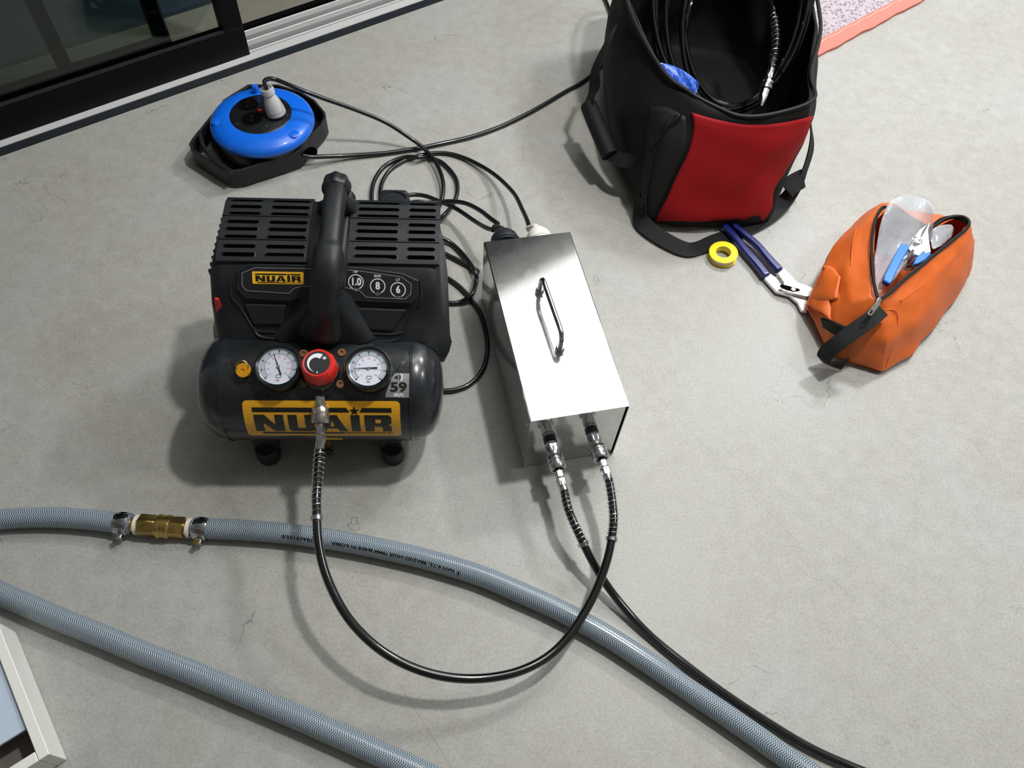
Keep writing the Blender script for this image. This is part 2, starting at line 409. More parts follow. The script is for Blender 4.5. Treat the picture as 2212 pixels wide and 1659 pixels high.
def ringmesh(name, outer, inner, h0, h1, fn):
    n = len(outer)
    vs = [(x, y, h) for (L_, h) in ((outer, h0), (inner, h0), (outer, h1), (inner, h1)) for x, y in L_]
    fs = []
    for i in range(n):
        j = (i+1) % n
        fs += [(i, j, n+j, n+i), (2*n+i, 3*n+i, 3*n+j, 2*n+j), (i, 2*n+i, 2*n+j, j), (n+i, n+j, 3*n+j, 3*n+i)]
    return me_from(name, vs, fs, fn)

from mathutils.bvhtree import BVHTree
def skin_of(o, in_world=False):
    dg = bpy.context.evaluated_depsgraph_get(); dg.update(); e = o.evaluated_get(dg); me = e.to_mesh()
    M_ = o.matrix_basis.copy()
    if in_world: M_ = Matrix.Identity(4)
    elif o.parent is not None: M_ = o.parent.matrix_basis @ o.matrix_parent_inverse @ o.matrix_basis
    t_ = BVHTree.FromPolygons([M_ @ v.co for v in me.vertices], [tuple(q.vertices) for q in me.polygons]); e.to_mesh_clear(); return t_
def on_skin(tree, px, py, off, zf=0.1):
    d = ray(px, py); h = tree.ray_cast(EYE, d)
    if h[0] is None: p = at(px, py, zf); h2 = tree.find_nearest(p); return h2[0]+h2[1]*off
    n = h[1] if h[1].dot(d) < 0 else -h[1]
    return h[0]+n*off
def skin_patch(name, tree, rows_px, m_, parent, off=0.004, thick=0.003, n=6, puff=0.0, wav=0.0, smooth_it=6):
    # densify the outline grid, drop it on the surface below
    R0 = [crom([V((x, y, 0)) for x, y in row], n) for row in rows_px]
    C_ = [crom([r[j] for r in R0], n) for j in range(len(R0[0]))]
    nr, nc = len(C_[0]), len(C_); vs = []
    for i in range(nr):
        for j in range(nc):
            q = C_[j][i]; e_ = min(i, nr-1-i, j, nc-1-j)/4.0
            vs.append(on_skin(tree, q.x, q.y, off+puff*min(1, e_)+wav*min(1, e_)*sin(i*0.55+j*0.21)*sin(j*0.33-i*0.17+1)))
    for _ in range(smooth_it):
        new = list(vs)
        for i in range(1, nr-1):
            for j in range(1, nc-1):
                k = i*nc+j; new[k] = vs[k]*0.5+(vs[k-1]+vs[k+1]+vs[k-nc]+vs[k+nc])*0.125
        vs = new
    fs = [(i*nc+j, i*nc+j+1, (i+1)*nc+j+1, (i+1)*nc+j) for i in range(nr-1) for j in range(nc-1)]
    o = link(name, me_from(name, vs, fs), m_, parent)
    s_ = o.modifiers.new('solid', 'SOLIDIFY'); s_.thickness = thick; s_.offset = 0
    return o

# ------------------------------------------------------------------ room, aligned with the sliding-door track
TD = V((0.74982, 0.66164, 0)); ND = V((-0.66164, 0.74982, 0)); T0 = V((-1.1581, 1.2320, 0))
MW = T0.dot(ND); S0 = T0.dot(TD)
def rm(s, mm, z): return TD*s+ND*mm+V((0, 0, z))
def slab(name, s0, s1, m0, m1, z0, z1, m_, parent=None, bevel=0.0):
    vs = [rm(a, b, c) for a in (s0, s1) for b in (m0, m1) for c in (z0, z1)]
    me = me_from(name, vs, [(0, 1, 3, 2), (4, 6, 7, 5), (0, 4, 5, 1), (2, 3, 7, 6), (0, 2, 6, 4), (1, 5, 7, 3)])
    return link(name, me, m_, parent, smooth=bool(bevel), bevel=bevel)
SL, SR, MB = -2.2, 4.0, -2.4
fl = struct(slab('floor', SL, SR, MB, MW+0.0, -0.05, -0.004, 'wall'))
edges = [SL, -1.246, -0.589, 0.068, 0.725, 1.382, 2.039, 2.696, 3.353, SR]
for a, b in zip(edges, edges[1:]):
    slab('vinyl_sheet', a+0.00008, b-0.00008, MB, MW-0.0005, -0.004, 0.0, 'floor', fl)
struct(slab('ceiling', SL, SR, MB, MW+0.16, CEIL, CEIL+0.05, 'ceil'))
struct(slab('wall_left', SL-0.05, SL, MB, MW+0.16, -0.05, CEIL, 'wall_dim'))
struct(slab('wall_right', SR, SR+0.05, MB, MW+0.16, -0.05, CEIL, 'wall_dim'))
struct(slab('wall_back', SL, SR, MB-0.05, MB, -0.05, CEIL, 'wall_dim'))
wf = slab('wall_front', SL, SR, MW+0.0, MW+0.155, 1.74, CEIL, 'wall')
slab('jamb_wall', SL, -0.75, MW, MW+0.155, -0.05, 1.74, 'wall', wf)
slab('jamb_wall', 2.1, SR, MW, MW+0.155, -0.05, 1.74, 'wall', wf)
struct(wf)
# threshold and track
DL, DR = -0.75, 2.1
tr_ = bpy.data.objects.new('trim_1', None); COL.objects.link(tr_); struct(tr_)
slab('black_gasket_strip', DL, DR, MW+0.0005, MW+0.0235, -0.004, 0.003, 'gasket', tr_)
slab('sill_plate', DL, DR, MW+0.024, MW+0.050, -0.02, 0.004, 'alu', tr_)
slab('track_bed', DL, DR, MW+0.050, MW+0.150, -0.03, -0.010, 'alu_dull', tr_)
for off in (0.0565, 0.098, 0.138):
    slab('track_rail', DL, DR, MW+off, MW+off+0.004, -0.010, 0.004, 'alu', tr_, bevel=0.0008)
slab('outer_gasket', DL, DR, MW+0.151, MW+0.168, -0.02, 0.006, 'frame_black', tr_)
of = slab('outdoor_ledge', DL-0.6, DR+1.5, MW+0.168, MW+0.30, -0.05, 0.0, 'outfloor'); struct(of); of.name = 'floor_outside'
ob = slab('outdoor_parapet', DL-0.6, DR+1.5, MW+0.30, MW+2.2, -0.05, 0.012, 'dark_wall'); struct(ob); ob.name = 'floor_balcony'
# door leaves
def leaf(name, s0, s1, m0, th, stile, muntin=None):
    d = bpy.data.objects.new(name, None); COL.objects.link(d); struct(d)
    z0, z1 = 0.002, 1.735
    slab('bottom_rail', s0, s1, m0, m0+th, z0, 0.078, 'frame_black', d, bevel=0.0015)
    slab('top_rail', s0, s1, m0, m0+th, z1-0.06, z1, 'frame_black', d, bevel=0.0015)
    slab('stile', s0, s0+stile, m0, m0+th, 0.078, z1-0.06, 'frame_black', d, bevel=0.0015)
    slab('stile', s1-stile*0.5, s1, m0, m0+th, 0.078, z1-0.06, 'frame_black', d, bevel=0.0015)
    slab('glass_pane', s0+stile, s1-stile*0.5, m0+th*0.45, m0+th*0.55, 0.078, z1-0.06, 'glass', d)
    if muntin is not None: slab('muntin', muntin, muntin+0.03, m0+0.003, m0+th-0.003, 0.078, z1-0.06, 'frame_black', d)
    slab('bead', s0+stile, s1-stile*0.5, m0-0.001, m0+0.006, 0.078, 0.083, 'gasket', d)
    return d
leaf('door_1', S0-0.09, S0+0.611, MW+0.045, 0.030, 0.10)
leaf('door_2', S0-0.70, S0+0.445, MW+0.088, 0.028, 0.06, S0+0.195)
# an aluminium pull edge on the second leaf
slab('interlock_strip', S0+0.445, S0+0.449, MW+0.088, MW+0.100, 0.004, 1.73, 'silver_label', tr_)
for o in [tr_]: pass

# ------------------------------------------------------------------ rug (upper right)
rg = root('rug', 'grey speckled woven rug with pink bound edge at the top right', 'rug', at(1745, 137, 0))
ra = at(1745, 137, 0); s_r, m_r = ra.dot(TD), ra.dot(ND)
th_r = radians(2.0)
def rugp(a, b, z):
    q = TD*(a*cos(th_r)-b*sin(th_r))+ND*(a*sin(th_r)+b*cos(th_r)); return ra+q+V((0, 0, z))
def rugstrip(name, a0, a1, b0, b1, z0, z1, m_, na=60, nb=4, wob=0.0, hump=0.0):
    vs, fs = [], []
    for i in range(na+1):
        for j in range(nb+1):
            a = a0+(a1-a0)*i/na; b = b0+(b1-b0)*j/nb
            w = wob*sin(a*37)+wob*0.6*sin(a*83+1)
            z = z1+hump*sin(pi*j/nb)+0.0007*sin(a*61+j)
            vs.append(rugp(a, b+w*(1 if j < nb else 0), z))
    n1 = len(vs)
    for i in range(na+1):
        for j in range(nb+1):
            v = vs[i*(nb+1)+j].copy(); v.z = z0; vs.append(v)
    g = lambda i, j: i*(nb+1)+j
    for i in range(na):
        for j in range(nb):
            q = (g(i, j), g(i+1, j), g(i+1, j+1), g(i, j+1)); fs.append(q); fs.append(tuple(n1+k for k in reversed(q)))
    for i in range(na):
        for j in (0, nb): fs.append((g(i, j), g(i+1, j), n1+g(i+1, j), n1+g(i, j)))
    for j in range(nb):
        for i in (0, na): fs.append((g(i, j), g(i, j+1), n1+g(i, j+1), n1+g(i, j)))
    return link(name, me_from(name, vs, fs), m_, rg)
rugstrip('rug_pile', -0.04, 1.3, 0.038, 0.60, 0.0005, 0.007, 'rug', 60, 30)
rugstrip('edge_binding', -0.05, 1.3, 0.0, 0.046, 0.0005, 0.0085, 'pink', 120, 6, 0.0016, 0.003)
pts = [rugp(-0.04+0.015*i, 0.034+0.0015*sin(i*1.3), 0.0115) for i in range(90)]
link('stitching', tube('stitching', pts, 0.0009, 5, 0.01, 2)[0], 'thread', rg)
rebase(rg)

# ------------------------------------------------------------------ steel box
BH = 0.161
bc = V((0.0345, 0.6115, 0)); YB = 0.2976
bu = V((cos(YB), sin(YB), 0)); bd = V((-sin(YB), cos(YB), 0)); BW, BL = 0.1635, 0.383
def B(a, b, z): return bc+bu*a+bd*b+V((0, 0, z))
bx = root('steel_box', 'brushed stainless steel box with chrome carrying handle on its lid', 'box', bc+bu*BW/2+bd*BL/2, rz=YB)
t_ = 0.0018
# folded cover: outer profile U upside down
prof = [(0, 0.001), (0, BH-0.002), (0.002, BH), (BW-0.002, BH), (BW, BH-0.002), (BW, 0.001), (BW-t_, 0.001), (BW-t_, BH-0.003), (BW-0.003, BH-t_), (0.003, BH-t_), (t_, BH-0.003), (t_, 0.001)]
def LB(a, z, b): return (a-BW/2, b-BL/2, z)
me = prism('cover', prof, 0.0, BL, LB); o = link('cover', me, 'inox', bx, smooth=False)
def lbox(name, c, s, m_, parent, bevel=0.0): return link(name, boxm(name, (c[0]-BW/2, c[1]-BL/2, c[2]), s), m_, parent, smooth=bool(bevel), bevel=bevel)
lbox('front_panel', (BW/2-0.0012, 0.003, BH/2-0.0008), (BW-0.0075, 0.0016, BH-0.0045), 'inox', bx)
lbox('rear_panel', (BW/2, BL-0.002, BH/2-0.0008), (BW-0.006, 0.0016, BH-0.004), 'inox', bx)
lbox('base_plate', (BW/2, BL/2, 0.0022), (BW-0.005, BL-0.006, 0.002), 'inox', bx)
lbox('seam_gasket', (BW-0.0034, 0.004, BH/2-0.001), (0.0026, 0.004, BH-0.006), 'pit', bx)
def Bw(a, b, z): return (a-BW/2, b-BL/2, z)
for (b, z) in ((0.012, 0.135), (0.370, 0.13), (0.012, 0.03)):
    f_ = frame_z(Bw(0, b, z), (-1, 0, 0), (0, 1, 0))
    link('screw', lathe('screw', [(0.0034, 0), (0.0034, 0.0006), (0.0022, 0.002), (0, 0.0022)], f_, 12), 'chrome', bx)
# lid handle (measured foot positions)
def toB(p): q = V(p)-(bc+bu*BW/2+bd*BL/2); return V((q.dot(bu), q.dot(bd), q.z))
h0 = toB(at(1209, 758, BH)); h1 = toB(at(1166, 632, BH)); hh = 0.043
pts = [h0+V((0, 0, 0.004)), h0+V((0, 0, 0.014)), h0+V((0, 0, 0.027)), h0+V((0, 0.0035, hh-0.006)), h0.lerp(h1, 0.09)+V((0, 0, hh)), h0.lerp(h1, 0.3)+V((0, 0, hh)), h0.lerp(h1, 0.7)+V((0, 0, hh)), h0.lerp(h1, 0.91)+V((0, 0, hh)), h1+V((0, -0.0035, hh-0.006)), h1+V((0, 0, 0.027)), h1+V((0, 0, 0.014)), h1+V((0, 0, 0.004))]
hd = link('handle', tube('handle', pts, 0.0042, 14, 0.002)[0], 'chrome', bx); hd['label'] = 'chrome bar handle'
for q in (h0, h1):
    link('ferrule', lathe('ferrule', [(0.0078, 0), (0.0078, 0.006), (0.0068, 0.009), (0.0055, 0.0105), (0.0045, 0.0105)], frame_z(q, (0, 0, 1)), 20), 'chrome', hd)
# sockets on the front panel
def coupler_socket(parent, p0, axis, sc=1.0, mm='chrome', name='coupler_socket'):
    f_ = frame_z(p0, axis)
    pr = [(0.0095, 0, 6), (0.0095, 0.003, 6), (0.0085, 0.0031), (0.0085, 0.006), (0.0118, 0.0061, 6), (0.0118, 0.017, 6), (0.0105, 0.0185), (0.0100, 0.024), (0.0135, 0.026), (0.0142, 0.028), (0.0142, 0.0335), (0.0134, 0.0345), (0.0134, 0.037), (0.0142, 0.038), (0.0142, 0.047), (0.0130, 0.0495), (0.0100, 0.0497), (0.0098, 0.045), (0.0, 0.045)]
    pr = [(p[0]*sc, p[1]*sc)+tuple(p[2:]) for p in pr]
    o = link(name, lathe(name, pr, f_, 48), mm, parent); o['label'] = 'quick coupler socket'; return f_
def face_pt(px, py):   # point on the front face plane of the box
    d = ray(px, py); nrm = -bd; s = (B(0, 0.002, 0)-EYE).dot(nrm)/d.dot(nrm); return EYE+d*s
LF = face_pt(1188, 950); RF = face_pt(1278, 931)
axL = (at(1207, 1018, 0.080)-LF).normalized(); axR = (at(1305, 1008, 0.092)-RF).normalized()
for P_, ax in ((LF, axL), (RF, axR)):
    pl = toB(P_); al = V((ax.dot(bu), ax.dot(bd), ax.z))
    link('bulkhead_nut', lathe('bulkhead_nut', [(0.0110, 0), (0.0110, 0.005), (0.0095, 0.0055)], frame_z(pl, (0, -1, 0)), 24), 'black_satin', bx)
    coupler_socket(bx, pl+al*0.004, al)
# rear connectors
lbox('rear_socket', (0.045, BL+0.004, 0.115), (0.05, 0.008, 0.05), 'black_satin', bx, bevel=0.002)
lbox('rear_socket', (0.112, BL+0.004, 0.115), (0.05, 0.008, 0.05), 'white_plug', bx, bevel=0.002)

# hose plugs / springs
def plug(parent, p0, axis, sc=1.0, mm='chrome'):
    pr = [(0.0052, -0.006), (0.0052, 0.004), (0.0078, 0.0045, 6), (0.0078, 0.0145, 6), (0.0068, 0.0150), (0.0062, 0.017), (0.0086, 0.0175, 6), (0.0086, 0.029, 6), (0.0074, 0.030), (0.0070, 0.038), (0.0, 0.038)]
    o = link('hose_plug', lathe('hose_plug', [(p[0]*sc, p[1]*sc)+tuple(p[2:]) for p in pr], frame_z(p0, axis), 48), mm, parent); o['label'] = 'bright hex plug fitting'
    return V(p0)+V(axis).normalized()*0.036*sc
AR = 0.0066
def air_hose(name, label, pts, springs, group=None):
    r_ = root(name, label, 'hose', (pts[0].x, pts[0].y, 0), group)
    me, p, F_, L = tube('hose_tube', pts, AR, 14, 0.006)
    link('hose_tube', me, 'airhose', r_)
    for (s0, s1, turns) in springs:
        if s0 < 0: s0, s1 = L+s0, L+s1
        sm = helix('spring_guard', p, F_, L, s0, s1, AR+0.0016, 0.0007, turns)
        link('spring_guard', sm, 'wire', r_)
        far = s1 if s0 < L/2 else s0
        j = min(int(far/L*(len(p)-1)), len(p)-2)
        link('end_collar', lathe('end_collar', [(AR+0.0002, -0.0025), (AR+0.0026, -0.0025), (AR+0.0026, 0.0025), (AR+0.0002, 0.0025)], frame_z(p[j], F_[j][0]), 24), 'chrome', r_)
    return r_

# ------------------------------------------------------------------ compressor
CY = 0.115
cu_ = V((cos(CY), sin(CY), 0)); cv_ = V((-sin(CY), cos(CY), 0)); CO = V((-0.3019, 0.6546, 0))
def CW(u, v, z): return CO+cu_*u+cv_*v+V((0, 0, z))
def toC(p): q = V(p)-CO; return V((q.dot(cu_), q.dot(cv_), q.z))
cp = root('air_compressor', 'black portable air compressor with yellow lettered tank sticker and two gauges', 'air compressor', CO, rz=CY)
def cray(px, py):
    d = ray(px, py); o_ = EYE-CO
    return V((o_.dot(cu_), o_.dot(cv_), o_.z)), V((d.dot(cu_), d.dot(cv_), d.z))
def chit_z(px, py, z): o_, d = cray(px, py); return o_+d*((z-o_.z)/d.z)
def chit_plane(px, py, P_, n_): o_, d = cray(px, py); return o_+d*((V(P_)-o_).dot(V(n_))/d.dot(V(n_)))
TR, TZ, TL = 0.087, 0.130, 0.150
def chit_cyl(px, py, R_=None):
    R_ = R_ or TR; o_, d = cray(px, py); a = d.y**2+d.z**2; b = 2*(o_.y*d.y+(o_.z-TZ)*d.z); c = o_.y**2+(o_.z-TZ)**2-R_**2
    s = (-b-sqrt(max(0, b*b-4*a*c)))/(2*a); p = o_+d*s
    return p.x, math.atan2(p.z-TZ, -p.y)    # u, angle from the front horizontal upwards
def cyl(u, th, r): return V((u, -r*cos(th), TZ+r*sin(th)))
# tank with domed ends and weld seams (axis along u)
prof = [(0.0, -0.1925), (0.03, -0.1905), (0.055, -0.185), (0.072, -0.176), (0.082, -0.163), (0.086, -0.150), (0.086, -0.1425), (0.0872, -0.1415), (0.0872, 0.1415), (0.086, 0.1425), (0.086, 0.150), (0.082, 0.163), (0.072, 0.176), (0.055, 0.185), (0.03, 0.1905), (0.0, 0.1925)]
link('tank', lathe('tank', prof, lambda a, b, c: (c, a, TZ+b), 72), 'tank_paint', cp, angle=50)
for s in (-1, 1):
    link('weld_bead', lathe('weld_bead', [(0.0862, -0.0022), (0.0885, -0.001), (0.0885, 0.001), (0.0862, 0.0022)], lambda a, b, c: (c+s*0.1435, a, TZ+b), 72), 'tank_paint', cp)
# feet
for s in (-1, 1):
    u0 = s*0.105
    prf = [(u0-0.019, 0.0), (u0+0.019, 0.0), (u0+0.024, 0.075), (u0-0.024, 0.075)]
    link('leg', boxm('leg', (u0, -0.052, 0.052), (0.042, 0.022, 0.06)), 'tank_paint', cp, bevel=0.006, bseg=3)
    link('rubber_foot', lathe('rubber_foot', [(0.0165, 0.0), (0.0185, 0.002), (0.020, 0.012), (0.020, 0.030), (0.017, 0.035), (0.0, 0.035)], lambda a, b, c: (u0+a, -0.060+b, c), 28), 'rubber', cp)
    link('leg', boxm('leg', (u0*1.1, 0.19, 0.07), (0.05, 0.03, 0.09)), 'tank_paint', cp, bevel=0.006)
    link('rubber_foot', lathe('rubber_foot', [(0.0185, 0.0), (0.020, 0.004), (0.020, 0.035), (0.0, 0.035)], lambda a, b, c: (u0*1.1+a, 0.19+b, c), 24), 'rubber', cp)
# housing: loft of rounded sections along v
UC = 0.013
def sect(v, zt, hw, cr, zb, bulge=0.0, n=7):
    """rounded section in u-z at depth v, from bottom left over the top to bottom right"""
    L = [(-hw-bulge*0.3, zb), (-hw-bulge, zb+(zt-zb)*0.3), (-hw-bulge*0.7, zb+(zt-zb)*0.55)]
    L += [(-hw+cr-cr*cos(radians(90*i/n)), zt-cr+cr*sin(radians(90*i/n))) for i in range(n+1)]
    L += [(-hw*0.5, zt+0.001), (0, zt+0.0015)]
    R_ = [(-x, z) for x, z in reversed(L[:-1])]
    return [V((UC+x, v, z)) for x, z in L+R_]
ST = [(0.250, 0.255, 0.150, 0.03, 0.12, 0.0), (0.249, 0.285, 0.160, 0.035, 0.11, 0.004), (0.241, 0.303, 0.166, 0.03, 0.10, 0.008), (0.225, 0.309, 0.170, 0.025, 0.095, 0.012), (0.17, 0.306, 0.174, 0.022, 0.09, 0.011), (0.125, 0.298, 0.176, 0.022, 0.09, 0.011),
      (0.108, 0.291, 0.177, 0.022, 0.10, 0.011), (0.080, 0.262, 0.178, 0.026, 0.11, 0.011), (0.072, 0.246, 0.178, 0.03, 0.12, 0.014), (0.052, 0.226, 0.176, 0.03, 0.13, 0.012), (0.036, 0.212, 0.172, 0.03, 0.15, 0.006), (0.030, 0.204, 0.168, 0.02, 0.16, 0.0)]
vs, fs = [], []
for s in ST: vs += sect(*s[:5], s[5])
k = len(vs)//len(ST)
for i in range(len(ST)-1):
    for j in range(k-1): fs.append((i*k+j, i*k+j+1, (i+1)*k+j+1, (i+1)*k+j))
    fs.append((i*k+k-1, i*k, (i+1)*k, (i+1)*k+k-1))
fs += [tuple(range(k)), tuple((len(ST)-1)*k+j for j in reversed(range(k)))]
hous = link('housing', me_from('housing', vs, fs), 'black_plastic', cp, angle=40)
hous_skin = skin_of(hous)
bpy.context.view_layer.update()
# vent grilles: slatted plates following the top of the housing
def ztop(v):
    P = [(s[0], s[1]) for s in ST]
    for (v1, z1), (v0, z0) in zip(P, P[1:]):
        if v0 <= v <= v1: return z0+(z1-z0)*(v-v0)/(v1-v0)
    return P[-1][1]
def slot_plate(name, us, vsr, slot_cols, rows, th):
    """plate with rounded through-slots; us=(u0,u1), rows = list of (v0,v1), slot_cols = list of (u0,u1)"""
    V_, F_ = [], []
    def addv(u, v, h): V_.append((u, v, ztop(v)+0.0015+h)); return len(V_)-1
    ucuts = [us[0]]; 
    for a, b in slot_cols: ucuts += [a-0.0012, b+0.0012]
    ucuts.append(us[1])
    vcuts = [vsr[0]]
    for a, b in rows: vcuts += [a-0.0008, b+0.0008]
    vcuts.append(vsr[1])
    cache = {}
    def gv(i, j, h):
        if (i, j, h) not in cache: cache[(i, j, h)] = addv(ucuts[i], vcuts[j], h)
        return cache[(i, j, h)]
    for i in range(len(ucuts)-1):
        for j in range(len(vcuts)-1):
            A, B_, C_, D_ = gv(i, j, th), gv(i+1, j, th), gv(i+1, j+1, th), gv(i, j+1, th)
            if i % 2 == 1 and j % 2 == 1:
                a, b = slot_cols[i//2]; c, d = rows[j//2]; r = min((d-c)*0.48, 0.0035)
                oc = [(a+r, c), (b-r, c), (b, c+r), (b, d-r), (b-r, d), (a+r, d), (a, d-r), (a, c+r)]
                T_ = [addv(x, y, th) for x, y in oc]; Bt = [addv(x, y, -0.0012) for x, y in oc]
                F_ += [(A, B_, T_[1], T_[0]), (B_, T_[2], T_[1]), (B_, C_, T_[3], T_[2]), (C_, T_[4], T_[3]), (C_, D_, T_[5], T_[4]), (D_, T_[6], T_[5]), (D_, A, T_[7], T_[6]), (A, T_[0], T_[7])]
                F_ += [(T_[q], T_[(q+1) % 8], Bt[(q+1) % 8], Bt[q]) for q in range(8)]
            else: F_.append((A, B_, C_, D_))
    n, m2 = len(ucuts)-1, len(vcuts)-1
    for i in range(n):
        for j in (0, m2): F_.append((gv(i, j, th), gv(i+1, j, th), gv(i+1, j, -0.001), gv(i, j, -0.001)))
    for j in range(m2):
        for i in (0, n): F_.append((gv(i, j, th), gv(i, j+1, th), gv(i, j+1, -0.001), gv(i, j, -0.001)))
    return me_from(name, V_, F_)
rows = []
vv = 0.1215
for kk, gap in enumerate((0.0145, 0.0165, 0.0115, 0.0150, 0.0115, 0.0150, 0.0115, 0.0105)):
    rows.append((vv, vv+0.0068)); vv += 0.0142 if kk not in (1, 4) else 0.0165
for side, (ua, ub, cols) in {'l': (-0.150, -0.014, [(-0.142, -0.092), (-0.078, -0.018)]), 'r': (0.046, 0.186, [(0.056, 0.122), (0.136, 0.180)])}.items():
    g = link('vent_grille', slot_plate('vent_grille', (ua, ub), (0.115, 0.240), cols, rows, 0.0058), 'black_plastic', cp, smooth=False, bevel=0.0007)
    vsd = [(u, v, ztop(v)+0.0019) for v in (0.117, 0.14, 0.17, 0.2, 0.225, 0.238) for u in (ua+0.003, ub-0.003)]
    link('slot_shade_sheet', me_from('slot_shade_sheet', vsd, [(2*i, 2*i+1, 2*i+3, 2*i+2) for i in range(5)]), 'pit', g)  # black sheet, paints the shade of the hollow housing under the slots
# ridge ribs between slot groups
for v in (0.1515, 0.1963):
    for ua, ub in ((-0.150, -0.016), (0.048, 0.186)):
        link('grille_rib', boxm('grille_rib', ((ua+ub)/2, v, ztop(v)+0.0078), (ub-ua, 0.0022, 0.002)), 'black_plastic', cp, bevel=0.0006)
# side louvre notches on the left flank
for i in range(9):
    link('side_rib', boxm('side_rib', (UC-0.177, 0.118+0.0135*i, 0.235), (0.008, 0.006, 0.085)), 'black_plastic', cp, bevel=0.0025)
# label band plane (between v .108/z .291 and v .080/z .262)
PN = V((0, -0.029, 0.028)).normalized()
PP = V((UC, 0.094, 0.2765))+PN*0.0035
px_ = V((1, 0, 0)); py_ = V((0, 0.028, 0.029)).normalized()
def on_band(a, b, h): return PP+px_*a+py_*b+PN*h
def band_xy(px, py): q = chit_plane(px, py, PP, PN)-PP; return q.dot(px_), q.dot(py_)
# raised bezel carrying the label
bez = [band_xy(*q) for q in [(510, 585), (536, 570), (668, 572), (780, 578), (870, 590), (905, 606), (905, 640), (890, 657), (820, 655), (760, 652), (640, 648), (622, 652), (530, 646), (508, 625)]]
o = link('label_bezel', prism('label_bezel', bez, -0.012, 0.0, on_band), 'black_plastic', cp, bevel=0.002)
lab = [band_xy(*q) for q in [(521, 588), (551, 576), (680, 578), (770, 582), (868, 596), (891, 613), (889, 637), (876, 648), (790, 644), (776, 630), (750, 624), (655, 620), (638, 624), (625, 636), (532, 630), (521, 618)]]
link('label_plate', prism('label_plate', lab, 0.0, 0.0006, on_band), 'label_black', cp, smooth=False)
# silver keyline of the label
cxl = sum(p[0] for p in lab)/len(lab); cyl_ = sum(p[1] for p in lab)/len(lab)
def inset(P, d):
    out = []; n = len(P)
    for i in range(n):
        a, b, c = V(P[i-1]), V(P[i]), V(P[(i+1) % n]); e1 = (b-a).normalized(); e2 = (c-b).normalized()
        n1 = V((-e1.y, e1.x)); n2 = V((-e2.y, e2.x)); nn_ = (n1+n2).normalized(); sgn = 1 if area > 0 else -1
        out.append(tuple(b+nn_*sgn*d/max(0.5, nn_.dot(n1))))
    return out
area = sum(lab[i-1][0]*lab[i][1]-lab[i][0]*lab[i-1][1] for i in range(len(lab)))
link('label_keyline', ringmesh('label_keyline', inset(lab, 0.0012), inset(lab, 0.0019), 0.0006, 0.0008, on_band), 'print_grey', cp, smooth=False)

# logo: normalised 1 x H lettering
def logo_parts(W_, H_):
    sx_ = W_; sy_ = H_
    R = lambda x0, y0, x1, y1: [(x0, y0), (x1, y0), (x1, y1), (x0, y1)]
    y0, y1 = 0.19, 0.67; hh_ = y1-y0; P = []
    Y = lambda f_: y0+hh_*f_
    # N
    P.append([(0.062, y0), (0.118, y0), (0.118, Y(.55)), (0.185, y0), (0.25, y0), (0.25, y1), (0.194, y1), (0.194, Y(.42)), (0.130, y1), (0.062, y1)])
    # U
    P.append([(0.278, y1), (0.336, y1), (0.336, Y(.22)), (0.385, Y(.22)), (0.385, y1), (0.443, y1), (0.443, Y(.1)), (0.425, y0), (0.296, y0), (0.278, Y(.1))])
    # A
    P.append([(0.458, y0), (0.508, y0), (0.524, Y(.2)), (0.588, Y(.2)), (0.602, y0), (0.655, y0), (0.592, y1), (0.524, y1)])
    # I
    P.append(R(0.680, y0, 0.738, y1))
    # R
    P.append([(0.768, y0), (0.828, y0), (0.828, Y(.33)), (0.872, Y(.33)), (0.882, Y(.28)), (0.882, y0), (0.940, y0), (0.940, Y(.36)), (0.920, Y(.44)), (0.942, Y(.54)), (0.942, Y(.88)), (0.925, y1), (0.768, y1)])
    # bars
    P.append([(0.058, 0.735), (0.675, 0.735), (0.655, 0.845), (0.058, 0.845)])
    P.append([(0.737, 0.735), (0.945, 0.735), (0.945, 0.845), (0.757, 0.845)])
    P.append(R(0.10, 0.085, 0.945, 0.150))
    star = []
    for i in range(10):
        r = (0.036 if i % 2 == 0 else 0.015); a = radians(90+36*i)
        star.append((0.706+r*cos(a), 0.765+r*sin(a)*W_/H_))
    P.append(star)
    cuts = [R(0.838, Y(.56), 0.873, Y(.76)), [(0.545, Y(.36)), (0.570, Y(.36)), (0.5575, Y(.72))]]
    return [[(x*sx_, y*sy_) for x, y in p] for p in P], [[(x*sx_, y*sy_) for x, y in p] for p in cuts]
def logo(parent, W_, H_, fn, ymax, name='logo_letters', plate='yellow', sub=True, words=True):
    ys = [H_*i/10 for i in range(1, 10)]
    me = prism('sticker_plate', [(x+W_/2, y+H_/2) for x, y in rrect(W_, H_, H_*0.09)], 0.0, 0.0005, lambda a, b, c: (a, b, c))
    cutY(me, ys); mapme(me, fn); st = link('sticker_plate', me, plate, parent, smooth=False)
    P, C = logo_parts(W_, H_)
    for k, p in enumerate(P):
        me = prism(name, p, 0.0005, 0.0008, lambda a, b, c: (a, b, c)); cutY(me, ys); mapme(me, fn)
        link('printed_letter' if k < 5 else ('printed_star' if k == 8 else 'printed_bar'), me, 'print_black', st, smooth=False)
    for p in C:
        me = prism(name, p, 0.0008, 0.0010, lambda a, b, c: (a, b, c)); cutY(me, ys); mapme(me, fn); link('letter_counter', me, plate, st, smooth=False)
    if words:
        me = text2d('COMPRESSORS', H_*0.085, 0.0, 0.0001, 2.0)
        x0 = min(v.co.x for v in me.vertices); x1 = max(v.co.x for v in me.vertices); k = 0.31*W_/(x1-x0)
        for v in me.vertices: v.co.x = v.co.x*k+0.785*W_; v.co.y += 0.118*H_; v.co.z += 0.0009
        mapme(me, fn); link('printed_word', me, plate, st, smooth=False)
    return st
